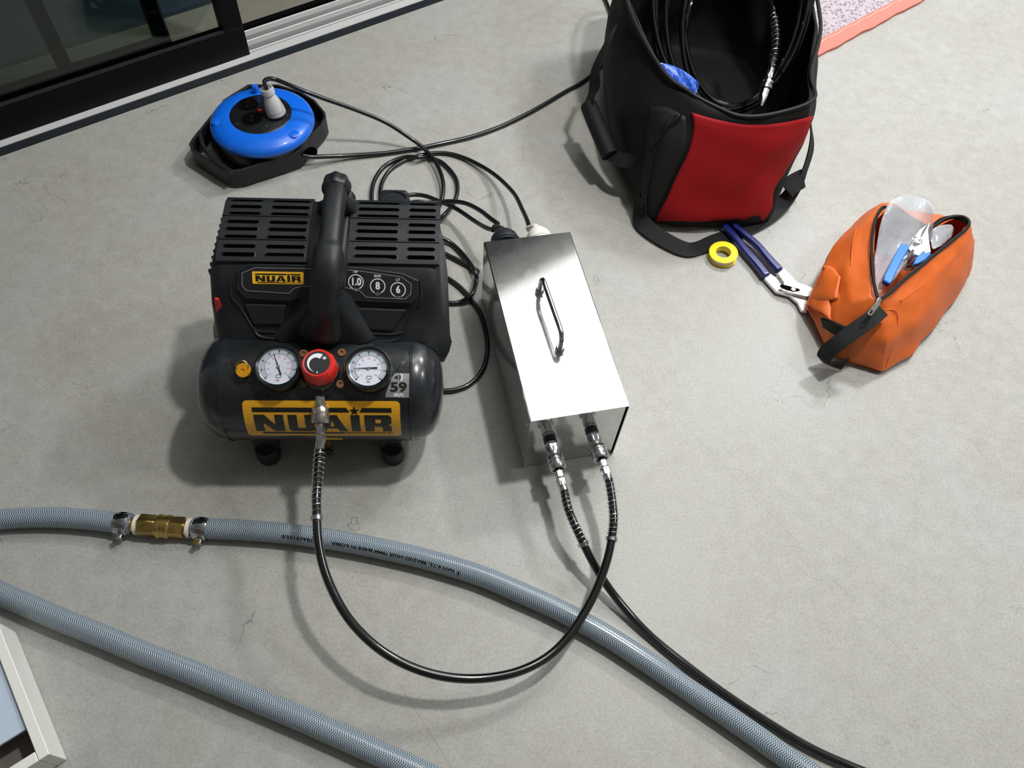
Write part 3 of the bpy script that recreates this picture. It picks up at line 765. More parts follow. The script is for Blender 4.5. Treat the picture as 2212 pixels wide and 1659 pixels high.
uA, tA = chit_cyl(528, 859); uB, tB = chit_cyl(866, 872); uC, tC = chit_cyl(866, 942); uD, tD = chit_cyl(532, 937)
u0, u1 = (uA+uD)/2, (uB+uC)/2; tt, tb = (tA+tB)/2, (tC+tD)/2
WS, HS = u1-u0, (tt-tb)*TR
s_ = logo(cp, WS, HS, lambda a, b, c: cyl(u0+a, tb+b/TR, TR+0.0004+c), 1)
s_['label'] = 'yellow tank sticker with black lettering'
# small logo on the label band
qa, qb, qc, qd = band_xy(550, 584), band_xy(660, 590), band_xy(658, 616), band_xy(546, 611)
w2 = ((qb[0]-qa[0])+(qc[0]-qd[0]))/2; h2 = ((qa[1]-qd[1])+(qb[1]-qc[1]))/2
s_ = logo(cp, w2, h2, lambda a, b, c: on_band(qd[0]+a, (qd[1]+qc[1])/2+b, 0.0006+c), 1, plate='yellow2')
s_['label'] = 'small yellow badge with black lettering'
# ratings
for px, py, s, top, pz in ((769, 609, '1.0', 'HP', 0), (816, 618, '8', 'BAR', 0), (860, 626, '6', 'LT', 0)):
    a, b = band_xy(px, py); R_ = 0.0118
    f_ = lambda x, y, h, a=a, b=b: on_band(a+x, b+y, h+0.0006)
    og = arc(0, 0, R_, -65, 245, 30); ig = arc(0, 0, R_*0.88, -65, 245, 30)
    n = len(og); vs = [(x, y, 0.0003) for x, y in og+ig]
    link('rating_ring', me_from('rating_ring', vs, [(i, i+1, n+i+1, n+i) for i in range(n-1)], f_, False), 'print_white', cp, smooth=False)
    me = text2d(s, 0.0155, 0.0006, 0.0001, 0.85); mapme(me, f_); link('rating_number', me, 'print_white', cp, smooth=False)
    me = text2d(top, 0.0052, 0.0001, 0.0001, 1.1); mapme(me, lambda x, y, h: f_(x, y+R_+0.0035, h)); link('rating_caption', me, 'print_white', cp, smooth=False)
    link('rating_icon', ringmesh('rating_icon', rrect(0.007, 0.0035, 0.0015, 2, 0, -R_), rrect(0.0055, 0.002, 0.0008, 2, 0, -R_), 0.0001, 0.0003, f_), 'print_grey', cp, smooth=False)
# lower front moulding: flared apron below the handle and two shoulder blocks
def cpoly(name, pts_px, z_or_plane, h0, h1, m_='black_plastic', bev=0.003):
    P_, N_ = z_or_plane; N_ = V(N_).normalized(); X_ = V((1, 0, 0)); X_ = (X_-N_*X_.dot(N_)).normalized(); Y_ = N_.cross(X_)
    pl = []
    for q in pts_px:
        w = chit_plane(q[0], q[1], P_, N_)-V(P_); pl.append((w.dot(X_), w.dot(Y_)))
    return link(name, prism(name, pl, h0, h1, lambda a, b, c: V(P_)+X_*a+Y_*b+N_*c), m_, cp, bevel=bev, bseg=3)
PL2 = ((UC, 0.062, 0.2405), (0, -0.72, 0.69))
cpoly('front_recess_panel', [(528, 655), (620, 658), (612, 702), (548, 702)], PL2, -0.012, 0.0035)
cpoly('front_recess_panel', [(770, 664), (880, 668), (848, 716), (782, 712)], PL2, -0.012, 0.0035)
# carrying handle
hpx = [(728, 398, 0.345), (727, 404, 0.352), (724, 425, 0.358), (720, 460, 0.359), (716, 500, 0.357), (711, 550, 0.350), (708, 580, 0.342), (705, 610, 0.328), (702, 640, 0.306), (700, 665, 0.280), (698, 690, 0.250), (697, 708, 0.232)]
hp = [chit_z(*q) for q in hpx]
def sm_(a, b, x): x = max(0, min(1, (x-a)/(b-a))); return x*x*(3-2*x)
def hrad(f_): return 0.0160+0.0050*sm_(0.46, 0.52, f_)+0.002*sm_(0.72, 0.78, f_)+0.010*sm_(0.82, 1.0, f_)
hm, hpp, hF, hL = tube('carry_handle', hp, 0.018, 24, 0.004, 8, True, hrad, 3.2)
hd = link('carry_handle', hm, 'black_plastic', cp, angle=60)
hz0 = (hp[0]-hp[2]).normalized()
fe = frame_z(hp[1]+hz0*0.004, hz0, (1, 0, 0))
def lobe(a, b, c):
    t2 = math.atan2(b, a); w = 1+0.09*cos(4*t2)**2+0.06*max(0, sin(t2))**8
    return fe(a*w, b*w, c)
link('handle_end', lathe('handle_end', [(0.0150, -0.022), (0.0190, -0.019), (0.0205, -0.012), (0.0210, -0.002), (0.0200, 0.006), (0.0160, 0.010), (0.0, 0.011)], lobe, 48), 'black_plastic', hd, angle=70)
def frus(name, c0, s0, c1, s1, m_, bev, parent=cp):
    vs = [(c0[0]+i*s0[0]/2, c0[1]+j*s0[1]/2, c0[2]) for i, j in ((-1, -1), (1, -1), (1, 1), (-1, 1))]+[(c1[0]+i*s1[0]/2, c1[1]+j*s1[1]/2, c1[2]) for i, j in ((-1, -1), (1, -1), (1, 1), (-1, 1))]
    return link(name, me_from(name, vs, [(3, 2, 1, 0), (4, 5, 6, 7), (0, 1, 5, 4), (1, 2, 6, 5), (2, 3, 7, 6), (3, 0, 4, 7)]), m_, parent, bevel=bev, bseg=4)
def flare(name, c0, s0, c1, s1, m_, pw=2.2, n=9):
    """concave post widening towards its foot"""
    vs, fs = [], []; O_ = rrect(1, 1, 0.28, 4); k = len(O_)
    for i in range(n+1):
        f_ = i/n; g_ = (1-f_)**pw
        cx_, cy_, cz_ = [c0[q]+(c1[q]-c0[q])*f_ for q in range(3)]; wx = s1[0]+(s0[0]-s1[0])*g_; wy = s1[1]+(s0[1]-s1[1])*g_
        vs += [(cx_+x*wx, cy_+y*wy, cz_) for x, y in O_]
    for i in range(n):
        for j in range(k): fs.append((i*k+j, i*k+(j+1) % k, (i+1)*k+(j+1) % k, (i+1)*k+j))
    fs += [tuple(range(k)), tuple(n*k+j for j in range(k))]
    return link(name, me_from(name, vs, fs), m_, cp, angle=50)
b0, b1 = hp[2], hp[8]
flare('handle_rear_post', (b0.x-0.004, 0.232, 0.290), (0.104, 0.050), (b0.x, b0.y+0.002, b0.z), (0.034, 0.030), 'black_plastic')
flare('handle_front_post', (hp[-1].x, hp[-1].y+0.022, 0.215), (0.165, 0.085), (b1.x, b1.y+0.016, b1.z+0.006), (0.040, 0.036), 'black_plastic', 1.7)
frus('handle_spine', (hp[5].x-0.002, 0.165, 0.295), (0.044, 0.20), (hp[5].x, 0.165, 0.315), (0.030, 0.19), 'black_plastic', 0.006)
# moulded ridges of the apron
for seam_ in ([(499, 612), (500, 640), (520, 664), (545, 706), (562, 727), (600, 732), (655, 734)], [(908, 606), (909, 650), (893, 668), (872, 716), (858, 734), (820, 738), (745, 738)], [(545, 706), (560, 716), (612, 718)], [(872, 716), (850, 722), (782, 720)]):
    link('moulded_ridge', tube('moulded_ridge', [toC(on_skin(hous_skin, x, y, 0.0006, 0.23)) for x, y in seam_], 0.0022, 8, 0.006, 4)[0], 'black_plastic', cp)
# rear filter cap
link('filter_cap', lathe('filter_cap', [(0.027, -0.02), (0.027, 0.008), (0.025, 0.012), (0.020, 0.013), (0.019, 0.010), (0.0, 0.010)], frame_z(toC(at(852, 440, 0.235)), (0.1, 0.25, 1)), 32), 'black_plastic', cp)
link('filter_neck', boxm('filter_neck', toC(at(852, 450, 0.205)), (0.05, 0.06, 0.04)), 'black_plastic', cp, bevel=0.008)
# red switch on the left flank
q = chit_plane(478, 648, (-0.1735, 0, 0), (-1, 0, 0))
q = toC(at(478, 650, 0.245))
frus('red_switch', (q.x-0.002, q.y-0.004, q.z-0.014), (0.014, 0.020, 0), (q.x-0.003, q.y, q.z+0.012), (0.006, 0.014, 0), 'red', 0.001)
# manifold shell on the tank
def cylpatch(name, px_list, r0, r1, m_, bev=0.003):
    ut = [chit_cyl(*q, R_=(r1)) for q in px_list]
    me = prism(name, [(u, t*TR) for u, t in ut], r0, r1, lambda a, b, c: (a, b, c)); cutY(me, [0.01*i for i in range(0, 20)])
    mapme(me, lambda a, b, c: cyl(a, b/TR, c)); return link(name, me, m_, cp, smooth=True, angle=30)
cylpatch('control_panel', [(512, 745), (560, 738), (640, 742), (760, 744), (848, 752), (880, 756), (872, 778), (848, 812), (826, 845), (760, 846), (722, 838), (712, 856), (676, 854), (662, 832), (600, 838), (560, 832), (512, 812), (500, 778)], 0.084, 0.0915, 'black_satin')
GN = V((0.0, -0.28, 0.96)).normalized()
KN = V((0.0, -0.16, 0.987)).normalized()
def gauge(px, py, needle_deg, icon):
    u, th = chit_cyl(px, py, TR+0.018); c = cyl(u, th, TR+0.018)
    f_ = frame_z(c, GN, (1, 0.02, 0))
    g = link('pressure_gauge', lathe('pressure_gauge', [(0.031, -0.030), (0.0345, -0.022), (0.0352, -0.004), (0.0345, 0.0016), (0.0325, 0.0030), (0.0298, 0.0012), (0.0290, -0.002), (0.0, -0.002)], f_, 48), 'black_satin', cp)
    link('chrome_bezel', lathe('chrome_bezel', [(0.0292, 0.0006), (0.0288, 0.0022), (0.0281, 0.0018), (0.0281, 0.0002)], f_, 48), 'chrome', g)
    f0_ = f_; f_ = lambda x, y, h: f0_(x*0.945, y*0.945, h)
    link('dial', lathe('dial', [(0.0300, -0.0018), (0.0300, -0.0012), (0.0, -0.0012)], f_, 48), 'dial', g)
    def ringarc(name, r0, r1, a0, a1, m_, h=-0.0010):
        A_ = arc(0, 0, r0, a0, a1, 40); B_ = arc(0, 0, r1, a0, a1, 40); n = len(A_)
        link(name, me_from(name, [(x, y, h) for x, y in A_+B_], [(i, i+1, n+i+1, n+i) for i in range(n-1)], f_, False), m_, g, smooth=False)
    ringarc('scale_band', 0.0232, 0.0292, -45, 225, 'dial_rim', -0.00105)
    ringarc('scale_arc', 0.0216, 0.0222, -45, 225, 'print_black'); ringarc('scale_arc', 0.0204, 0.0208, -45, 225, 'print_red')
    for i in range(9):
        a = radians(225-270*i/8.0)
        for r0, r1, m_ in ((0.0222, 0.0242, 'print_black'), (0.0188, 0.0204, 'print_red')):
            d = V((cos(a), sin(a))); e = V((-sin(a), cos(a)))*0.0003
            P = [d*r0-e, d*r1-e, d*r1+e, d*r0+e]
            link('scale_tick', me_from('scale_tick', [(p.x, p.y, -0.0009) for p in P], [(0, 1, 2, 3)], f_, False), m_, g, smooth=False)
        me = text2d(str(2*i), 0.0052, 0.0002, 0.00005); mapme(me, lambda x, y, h: f_(x+0.0266*cos(a), y+0.0262*sin(a), h-0.0009)); link('scale_number', me, 'print_black', g, smooth=False)
        if i % 1 == 0:
            me = text2d(str(30*i), 0.0034, 0.0, 0.00005); mapme(me, lambda x, y, h: f_(x+0.0160*cos(a), y+0.0160*sin(a), h-0.0009)); link('scale_number', me, 'print_red', g, smooth=False)
    me = text2d('PSI', 0.0042, 0.0002, 0.00005); mapme(me, lambda x, y, h: f_(x, y-0.0225, h-0.0009)); link('unit_word', me, 'print_red', g, smooth=False)
    ic = ringmesh('dial_icon', rrect(0.009, 0.0055, 0.0025, 4, 0.001, -0.0155), rrect(0.0075, 0.004, 0.0018, 4, 0.001, -0.0155), -0.0010, -0.0008, f_); link('dial_icon', ic, 'print_black', g, smooth=False)
    a = radians(needle_deg); d = V((cos(a), sin(a))); e = V((-sin(a), cos(a)))
    P = [-d*0.014-e*0.0012, -d*0.004-e*0.0010, d*0.024-e*0.0002, d*0.024+e*0.0002, -d*0.004+e*0.0010, -d*0.014+e*0.0012]
    link('needle', prism('needle', [(p.x, p.y) for p in P], 0.0000, 0.0004, f_), 'pit', g, smooth=False)
    link('needle_hub', lathe('needle_hub', [(0.0026, -0.001), (0.0026, 0.001), (0.0018, 0.0018), (0, 0.0018)], f_, 20), 'nickel', g)
    link('lens', lathe('lens', [(0.0300, 0.0012), (0.0, 0.0016)], f_, 40), 'lens', g)
gauge(601, 792, 110, 0); gauge(796, 795, 181, 1)
# regulator knob
u, th = chit_cyl(692, 800, TR+0.008); kc = cyl(u, th, TR+0.006)
fk0 = frame_z(kc+KN*0.002, KN, (1, 0, 0)); fk = lambda a, b, c: fk0(a, b, c*1.12)
link('regulator_body', lathe('regulator_body', [(0.029, -0.022), (0.029, -0.002), (0.027, 0.001), (0.0, 0.001)], fk, 36), 'black_satin', cp)
def lobed(rs, k=8, amp=0.045):
    def fn(a, b, c):
        t2 = math.atan2(b, a); w = amp*max(0, cos(k*t2))**6
        s = 1+w if c < 0.0195 else 1+w*0.6
        return fk(a*s, b*s, c)
    return fn
kn = link('regulator_knob', lathe('regulator_knob', [(0.0262, 0.001), (0.0266, 0.004), (0.0258, 0.014), (0.0232, 0.022), (0.0212, 0.0236), (0.0192, 0.0232), (0.0, 0.0232)], lobed(0), 96), 'red', cp, angle=50)
link('knob_cap', lathe('knob_cap', [(0.0186, 0.0230), (0.0186, 0.0240), (0.0, 0.0240)], fk, 40), 'label_black', kn)
A_ = []; n = 24
for i in range(n+1):
    a = radians(62+(255-62)*i/n); f1 = i/n; A_.append((0.0150*cos(a), 0.0150*sin(a)))
B_ = []
for i in range(n+1):
    a = radians(62+(255-62)*i/n); w = 0.0082*(1-i/n)**0.9; B_.append(((0.0150-w)*cos(a), (0.0150-w)*sin(a)))
vs = [(x, y, 0.0242) for x, y in A_+B_]
link('crescent_mark', me_from('crescent_mark', vs, [(i, i+1, n+2+i, n+1+i) for i in range(n)], fk, False), 'print_white', kn, smooth=False)
for cxm, cym, w, h in ((0.0098, 0.0075, 0.0058, 0.0018), (0.0098, 0.0075, 0.0018, 0.0058), (0.0010, -0.0158, 0.0014, 0.0030)):
    link('plus_mark' if cym > 0 else 'minus_mark', me_from('mark', [(cxm+x*w/2, cym+y*h/2, 0.0242) for x, y in ((-1, -1), (1, -1), (1, 1), (-1, 1))], [(0, 1, 2, 3)], fk, False), 'print_white', kn, smooth=False)
# rusty bolts, brass port, safety valve
for px, py in ((738, 762), (735, 830), (656, 764), (655, 826)):
    u, th = chit_cyl(px, py, TR+0.006); link('panel_bolt', lathe('panel_bolt', [(0.0065, -0.004), (0.0065, 0.001), (0.0058, 0.002), (0.0030, 0.002), (0.0028, 0.0), (0, 0)], frame_z(cyl(u, th, TR+0.006), GN), 24), 'rust', cp)
q = chit_cyl(748, 798, TR+0.006); link('brass_port', boxm('brass_port', cyl(q[0], q[1], TR+0.006), (0.006, 0.014, 0.012)), 'rust', cp, bevel=0.001)
u, th = chit_cyl(528, 796, TR+0.008); fv = frame_z(cyl(u, th, TR+0.002), V((0, -0.62, 0.78)), (1, 0, 0))
sv = link('safety_valve', lathe('safety_valve', [(0.0095, -0.004, 6), (0.0095, 0.004, 6), (0.0075, 0.0045), (0.0075, 0.008), (0.0108, 0.0085), (0.0108, 0.015), (0.0095, 0.0165), (0.0030, 0.0165), (0.0028, 0.0150), (0, 0.0150)], fv, 36), 'valve_yellow', cp); sv['label'] = 'yellow safety valve with pull ring'
link('pull_ring', tube('pull_ring', [fv(0.009*cos(radians(a)), 0.006+0.009*sin(radians(a)), 0.017+0.002*sin(radians(a))) for a in range(0, 361, 24)], 0.0007, 6, 0.002)[0], 'brass', sv)
# noise label (59 dB) wrapped on the tank, corner cut where the panel ends
P = [chit_cyl(*q) for q in [(845, 806), (885, 807), (884, 859), (833, 858), (833, 851), (845, 822)]]
me = prism('noise_label', [(u, t*TR) for u, t in P], TR+0.0004, TR+0.0009, lambda a, b, c: (a, b, c)); cutY(me, [0.01*i for i in range(0, 16)]); mapme(me, lambda a, b, c: cyl(a, b/TR, c))
nl = link('noise_label', me, 'silver_label', cp, smooth=False); nl['label'] = 'silver noise rating label'
u, th = chit_cyl(861, 837)
th_i = (chit_cyl(861, 815.5)[1]-th)*TR-0.0165; th_d = (chit_cyl(861, 853)[1]-th)*TR
def lab59(x, y, h): return cyl(u+x, th+y/TR, TR+0.0015+h)
me = text2d('59', 0.0195, 0.0006, 0.0001, 1.32); cutY(me, [-0.01, -0.005, 0, 0.005, 0.01]); mapme(me, lab59); link('noise_number', me, 'print_black', nl, smooth=False)
me = text2d('dB(A)', 0.0066, 0.0002, 0.0001); mapme(me, lambda x, y, h: lab59(x, y+th_d, h)); link('noise_unit', me, 'print_white', nl, smooth=False)
for i, (r, m_) in enumerate(((0.0030, 'print_black'), (0.0045, 'print_black'), (0.0060, 'print_white'), (0.0075, 'print_white'))):
    A_ = arc(0, 0.0165, r, -48, 48, 10); B_ = arc(0, 0.0165, r+0.0009, -48, 48, 10); n = len(A_)
    link('sound_wave', me_from('sound_wave', [(x-0.002, y+th_i, 0.0003) for x, y in A_+B_], [(j, j+1, n+j+1, n+j) for j in range(n-1)], lab59, False), m_, nl, smooth=False)
link('speaker_mark', me_from('speaker_mark', [(a_, b_+th_i, 0.0003) for a_, b_ in ((-0.0062, 0.0152), (-0.0042, 0.0152), (-0.0012, 0.0130), (-0.0012, 0.0200), (-0.0042, 0.0178), (-0.0062, 0.0178))], [(0, 1, 2, 3, 4, 5)], lab59, False), 'print_black', nl, smooth=False)
# small yellow drain tag and drain valve under the tank
q = chit_cyl(722, 947)
me = prism('drain_tag', rrect(0.026, 0.008, 0.001), 0, 0.0005, lambda a, b, c: cyl(q[0]+a, q[1]+b/TR, TR+0.0004+c)); link('drain_tag', me, 'yellow2', cp, smooth=False)
link('drain_tag_mark', me_from('drain_tag_mark', [(x, y, 0.0007) for x, y in arc(0.007, 0, 0.0025, -90, 120, 8)+arc(0.007, 0, 0.0017, -90, 120, 8)], [(j, j+1, 9+j+1, 9+j) for j in range(8)], lambda a, b, c: cyl(q[0]+a, q[1]+b/TR, TR+0.0004+c), False), 'print_black', cp, smooth=False)
dv = chit_z(711, 972, 0.035)
dvo = link('drain_valve', lathe('drain_valve', [(0.0085, 0), (0.0085, 0.010), (0.006, 0.012), (0.006, 0.03), (0, 0.03)], frame_z(dv, (0, 0.35, 0.93)), 20), 'rust', cp)
link('drain_knob', lathe('drain_knob', [(0.003, 0), (0.008, 0.001), (0.008, 0.008), (0.003, 0.0085), (0.0025, 0.0095), (0, 0.0095)], frame_z(dv+V((0.0, -0.004, 0.004)), (0.1, -0.9, 0.35)), 20), 'black_satin', dvo)
# outlet coupler (hangs in front of the sticker)
c0 = chit_z(694, 846, 0.190); c1 = chit_z(690, 990, 0.148); axc = (c1-c0).normalized()
link('outlet_elbow', lathe('outlet_elbow', [(0.012, -0.014), (0.0125, 0.0), (0.0105, 0.002), (0.0, 0.002)], frame_z(c0, axc), 24), 'black_satin', cp)
coupler_socket(cp, c0-axc*0.001, axc, 1.0, 'nickel', 'outlet_coupler')

# air hose 1: compressor -> right socket of the box
P1 = CW(*c0)+(cu_*axc.x+cv_*axc.y+V((0, 0, axc.z)))*0.049; ax1 = (cu_*axc.x+cv_*axc.y+V((0, 0, axc.z)))
def hz(px, py, z): return at(px, py, z)
plR0 = RF+axR*0.053
startA = P1+ax1*0.037; endA = plR0+axR*0.036
ptsA = [startA-ax1*0.01, startA+ax1*0.004, hz(686, 1040, 0.150), hz(684, 1092, 0.146), hz(689, 1180, 0.134), hz(712, 1262, 0.119), hz(760, 1345, 0.101), hz(835, 1413, 0.086), hz(930, 1455, 0.073), hz(1030, 1466, 0.062), hz(1130, 1447, 0.056), hz(1210, 1396, 0.053), hz(1273, 1305, 0.058), hz(1310, 1215, 0.068), hz(1325, 1135, 0.078), hz(1323, 1085, 0.084), endA+axR*0.004, endA-axR*0.01]
hA = air_hose('air_hose', 'short black air hose looping from compressor coupler to right socket of steel box', ptsA, [(0.012, 0.125, 14), (-0.105, -0.012, 13)])
plug(hA, P1+ax1*0.0, ax1); plug(hA, plR0, axR)
rebase(hA)
plL0 = LF+axL*0.053; endB = plL0+axL*0.036
ptsB = [endB-axL*0.01, endB+axL*0.004, hz(1228, 1100, 0.076), hz(1249, 1150, 0.066), hz(1285, 1222, 0.042), hz(1330, 1290, 0.020), hz(1400, 1369, 0.0068), hz(1490, 1443, 0.0068), hz(1583, 1511, 0.0068), hz(1694, 1583, 0.0068), hz(1767, 1624, 0.0068), hz(1840, 1656, 0.0068), hz(1950, 1700, 0.0068)]
hB = air_hose('air_hose', 'black air hose from left socket of steel box to the bottom right edge', ptsB, [(0.012, 0.105, 13)])
plug(hB, plL0, axL); rebase(hB)

# ------------------------------------------------------------------ braided hoses
BR = 0.0165
def braid(label, px, zs=None):
    pts = [at(x, y, BR+0.0005) for x, y in px]
    r_ = root('braided_hose', label, 'hose', (pts[len(pts)//2].x, pts[len(pts)//2].y, 0))
    me, p, F_, L = tube('hose_tube', pts, BR, 28, 0.008); link('hose_tube', me, 'braid', r_)
    me2 = tube('hose_bore', pts, BR*0.70, 18, 0.012)[0]; link('hose_bore', me2, 'bore', r_)
    return r_, p, F_, L
M['bore'] = mat('hose_bore', lin(112, 128, 142), 0.5)
upper = [(-150, 1138), (-60, 1128), (0, 1122), (60, 1118), (130, 1118), (200, 1123), (255, 1130), (285, 1133)]
h1_, _, _, _ = braid('blue grey braided hose at the left edge, left of the brass coupling', upper)
rebase(h1_)
right = [(418, 1141), (455, 1142), (540, 1146), (641, 1155), (760, 1173), (880, 1198), (960, 1219), (1042, 1245), (1120, 1278), (1200, 1314), (1300, 1367), (1400, 1431), (1490, 1492), (1583, 1555), (1694, 1633), (1760, 1680), (1850, 1745)]
h2_, hp2, hf2, hl2 = braid('blue grey braided hose from brass coupling under black hose to bottom right', right)
# printing on the hose wall (reads from the right)
def near_s(px, py):
    q = at(px, py, BR); return min(range(len(hp2)), key=lambda i: (hp2[i]-q).length)/(len(hp2)-1)*hl2
def print_on_hose(s, x_from, x_to, th=radians(38)):
    me = text2d(s, 0.0072, 0.0002, 0.0001, 1.0, 'LEFT')
    xs_ = [v.co.x for v in me.vertices]; a, b = min(xs_), max(xs_)
    s0, s1 = near_s(*x_from), near_s(*x_to)
    n = len(hp2)-1
    for v in me.vertices:
        f_ = (v.co.x-a)/(b-a); s_ = s0+(s1-s0)*f_; q = s_/hl2*n; j = max(0, min(int(q), n-1)); w = q-j
        c = hp2[j].lerp(hp2[j+1], w); t2, up_, sd = hf2[j]
        if j+1 < len(hf2): up_ = up_.lerp(hf2[j+1][1], w).normalized(); sd = sd.lerp(hf2[j+1][2], w).normalized()
        # sd points to one side; choose the side facing the viewer (towards -y)
        side = sd if sd.y < 0 else -sd
        ang = th-v.co.y/BR*1.0*(-1)
        v.co = c+(up_*cos(th+v.co.y/BR)+side*sin(th+v.co.y/BR))*(BR+0.0003)
    link('printed_words', me, 'print_black', h2_, smooth=False)
print_on_hose('HAN K.T.L. BRAIDED HOSE 19MM MADE IN KOREA', (985, 1230), (718, 1170))
print_on_hose('3T8A5Y1CUS', (684, 1164), (612, 1155))
link('printed_dot', lathe('printed_dot', [(0.0032, 0), (0.0032, 0.0004), (0, 0.0004)], frame_z(at(992, 1238, BR*1.75), (0.15, -0.65, 0.75)), 16), 'print_black', h2_)
rebase(h2_)
lower = [(-160, 1205), (-80, 1240), (0, 1281), (70, 1312), (140, 1342), (216, 1372), (300, 1408), (400, 1447), (500, 1489), (600, 1531), (700, 1574), (800, 1619), (890, 1660), (1000, 1712), (1100, 1760)]
h3_, _, _, _ = braid('blue grey braided hose crossing the lower left corner beside the white box', lower)
rebase(h3_)
# brass coupling with hose clamps
ca, cb = at(285, 1133, BR+0.001), at(415, 1141, BR+0.001); axb = (cb-ca).normalized(); LB_ = (cb-ca).length
bc_ = root('brass_coupling', 'brass hose coupling with hex nuts joining two braided hoses', 'hose coupling', ((ca+cb)/2*1.0)*1.0)
bc_.location.z = 0
f_ = frame_z(ca, axb, (0, 0, 1))
k = LB_/0.1
pr = [(0.0115, -0.006), (0.0115, 0.004), (0.0128, 0.0045), (0.0128, 0.012), (0.0165, 0.0125, 6), (0.0178, 0.014, 6), (0.0178, 0.040, 6), (0.0165, 0.0415), (0.0170, 0.0435), (0.0192, 0.045), (0.0192, 0.049), (0.0180, 0.050), (0.0180, 0.058), (0.0190, 0.059), (0.0190, 0.063), (0.0165, 0.065), (0.0172, 0.0665, 6), (0.0172, 0.086, 6), (0.0160, 0.088, 6), (0.0118, 0.0885), (0.0118, 0.106)]
link('coupling_body', lathe('coupling_body', [(p[0], p[1]*k)+tuple(p[2:]) for p in pr], f_, 60), 'brass', bc_)
for a in (0.0055, 0.092):
    link('sealing_tape', lathe('sealing_tape', [(0.0128, a*k), (0.0158, (a+0.001)*k), (0.0158, (a+0.0055)*k), (0.0128, (a+0.007)*k)], f_, 32), 'white_ptfe', bc_)
rebase(bc_)
def clamp(px, py, ang, label):
    c = at(px, py, BR+0.0005); r_ = root('hose_clamp', label, 'hose clamp', (c.x, c.y, 0))
    T_ = V((cos(ang), sin(ang), 0)); f_ = frame_z(c, T_, (0, 0, 1))
    me = lathe('clamp_band', [(BR+0.0003, -0.0105), (BR+0.0010, -0.0105), (BR+0.0016, -0.0085), (BR+0.0012, 0), (BR+0.0016, 0.0085), (BR+0.0010, 0.0105), (BR+0.0003, 0.0105)], f_, 40); bd_ = link('clamp_band', me, 'chrome', r_)
    for i in range(13):
        a = radians(-75+10*i); q = c+V((0, 0, 1))*(BR+0.0013)*cos(a)+T_.cross(V((0, 0, 1)))*(BR+0.0013)*sin(a)
        rt = V((0, 0, 1))*cos(a)+T_.cross(V((0, 0, 1)))*sin(a); tg = T_.cross(rt)
        link('band_notch', boxm('band_notch', q, (0.010, 0.0007, 0.0009), Matrix((T_, tg, rt)).transposed()), 'pit', bd_, smooth=False)
    sd = V((T_.y, -T_.x, 0)); sc_ = c+sd*(BR+0.005)+V((0, 0, 0.000))
    bar = sd.cross(T_)
    link('screw_housing', boxm('screw_housing', sc_+V((0, 0, -0.002)), (0.011, 0.008, 0.009), Matrix((T_, sd, V((0, 0, 1)))).transposed()), 'chrome', r_, bevel=0.0015)
    link('clamp_screw', lathe('clamp_screw', [(0.0028, -0.012), (0.0028, 0.004), (0.0050, 0.0045, 6), (0.0050, 0.0085, 6), (0.0042, 0.009), (0, 0.009)], frame_z(sc_+V((0, 0, 0.002)), (sd*0.45+V((0, 0, 0.9))+T_*0.0)), 24), 'brass' if px > 350 else 'chrome', r_)
    rebase(r_); return r_
clamp(266, 1131, 0.02, 'steel worm clamp on the hose left of the brass coupling')
clamp(436, 1142, 0.02, 'steel worm clamp with brass screw right of the brass coupling')

# ------------------------------------------------------------------ cable reel
rc = at(567, 261, 0.070); rc.z = 0
rl = root('cable_reel', 'blue and black cable reel with handle frame and grey plug inserted', 'cable reel', rc)
def RL(a, b, z): return rc+V((a, b, z))
def rpx(px, py, z): return at(px, py, z)-rc
# blue lid: shallow cone ring
RD = 0.112
link('blue_lid', lathe('blue_lid', [(0.064, 0.088), (0.068, 0.0885), (0.085, 0.086), (0.100, 0.081), (0.109, 0.074), (0.1115, 0.066), (0.109, 0.060), (0.100, 0.058), (0.064, 0.058)], lambda a, b, c: (a, b, c), 72), 'blue', rl, angle=60)
for a in (200, 330, 95):
    q = V((0.092*cos(radians(a)), 0.092*sin(radians(a)), 0))
    link('lid_dimple', lathe('lid_dimple', [(0.013, 0.0823), (0.009, 0.0845), (0.0, 0.0852)], lambda x, y, z, q=q: (q.x+x, q.y+y, z+0.0005), 20), 'blue', rl, angle=80)
link('socket_plate', lathe('socket_plate', [(0.0655, 0.060), (0.0655, 0.0885), (0.063, 0.090), (0.0, 0.0905)], lambda a, b, c: (a, b, c), 56), 'black_satin', rl)
link('winding_knob', lathe('winding_knob', [(0.0085, 0.07), (0.0075, 0.09), (0.0070, 0.100), (0.0055, 0.104), (0, 0.105)], lambda a, b, c: (a+rpx(551, 190, 0.098).x, b+rpx(551, 190, 0.098).y, c), 20), 'blue', rl)
for px, py in ((535, 225), (543, 256), (603, 245)):
    q = rpx(px, py, 0.091)
    if px < 600:
        s = link('socket', lathe('socket', [(0.0195, 0.0885), (0.0212, 0.0905), (0.0205, 0.0918), (0.0192, 0.0912), (0.0188, 0.0907), (0.0, 0.0907)], lambda a, b, c, q=q: (q.x+a, q.y+b, c), 32), 'pit', rl)
        for dx in (-0.006, 0.006):
            link('contact', lathe('contact', [(0.0016, 0.0907), (0.0016, 0.0918), (0, 0.0922)], lambda a, b, c, q=q, dx=dx: (q.x+a-dx*0.2, q.y+b+dx, c), 10), 'copper', s)
link('reset_button', lathe('reset_button', [(0.004, 0.09), (0.004, 0.095), (0, 0.096)], lambda a, b, c, q=rpx(561, 238, 0.094): (q.x+a, q.y+b, c), 16), 'red', rl)
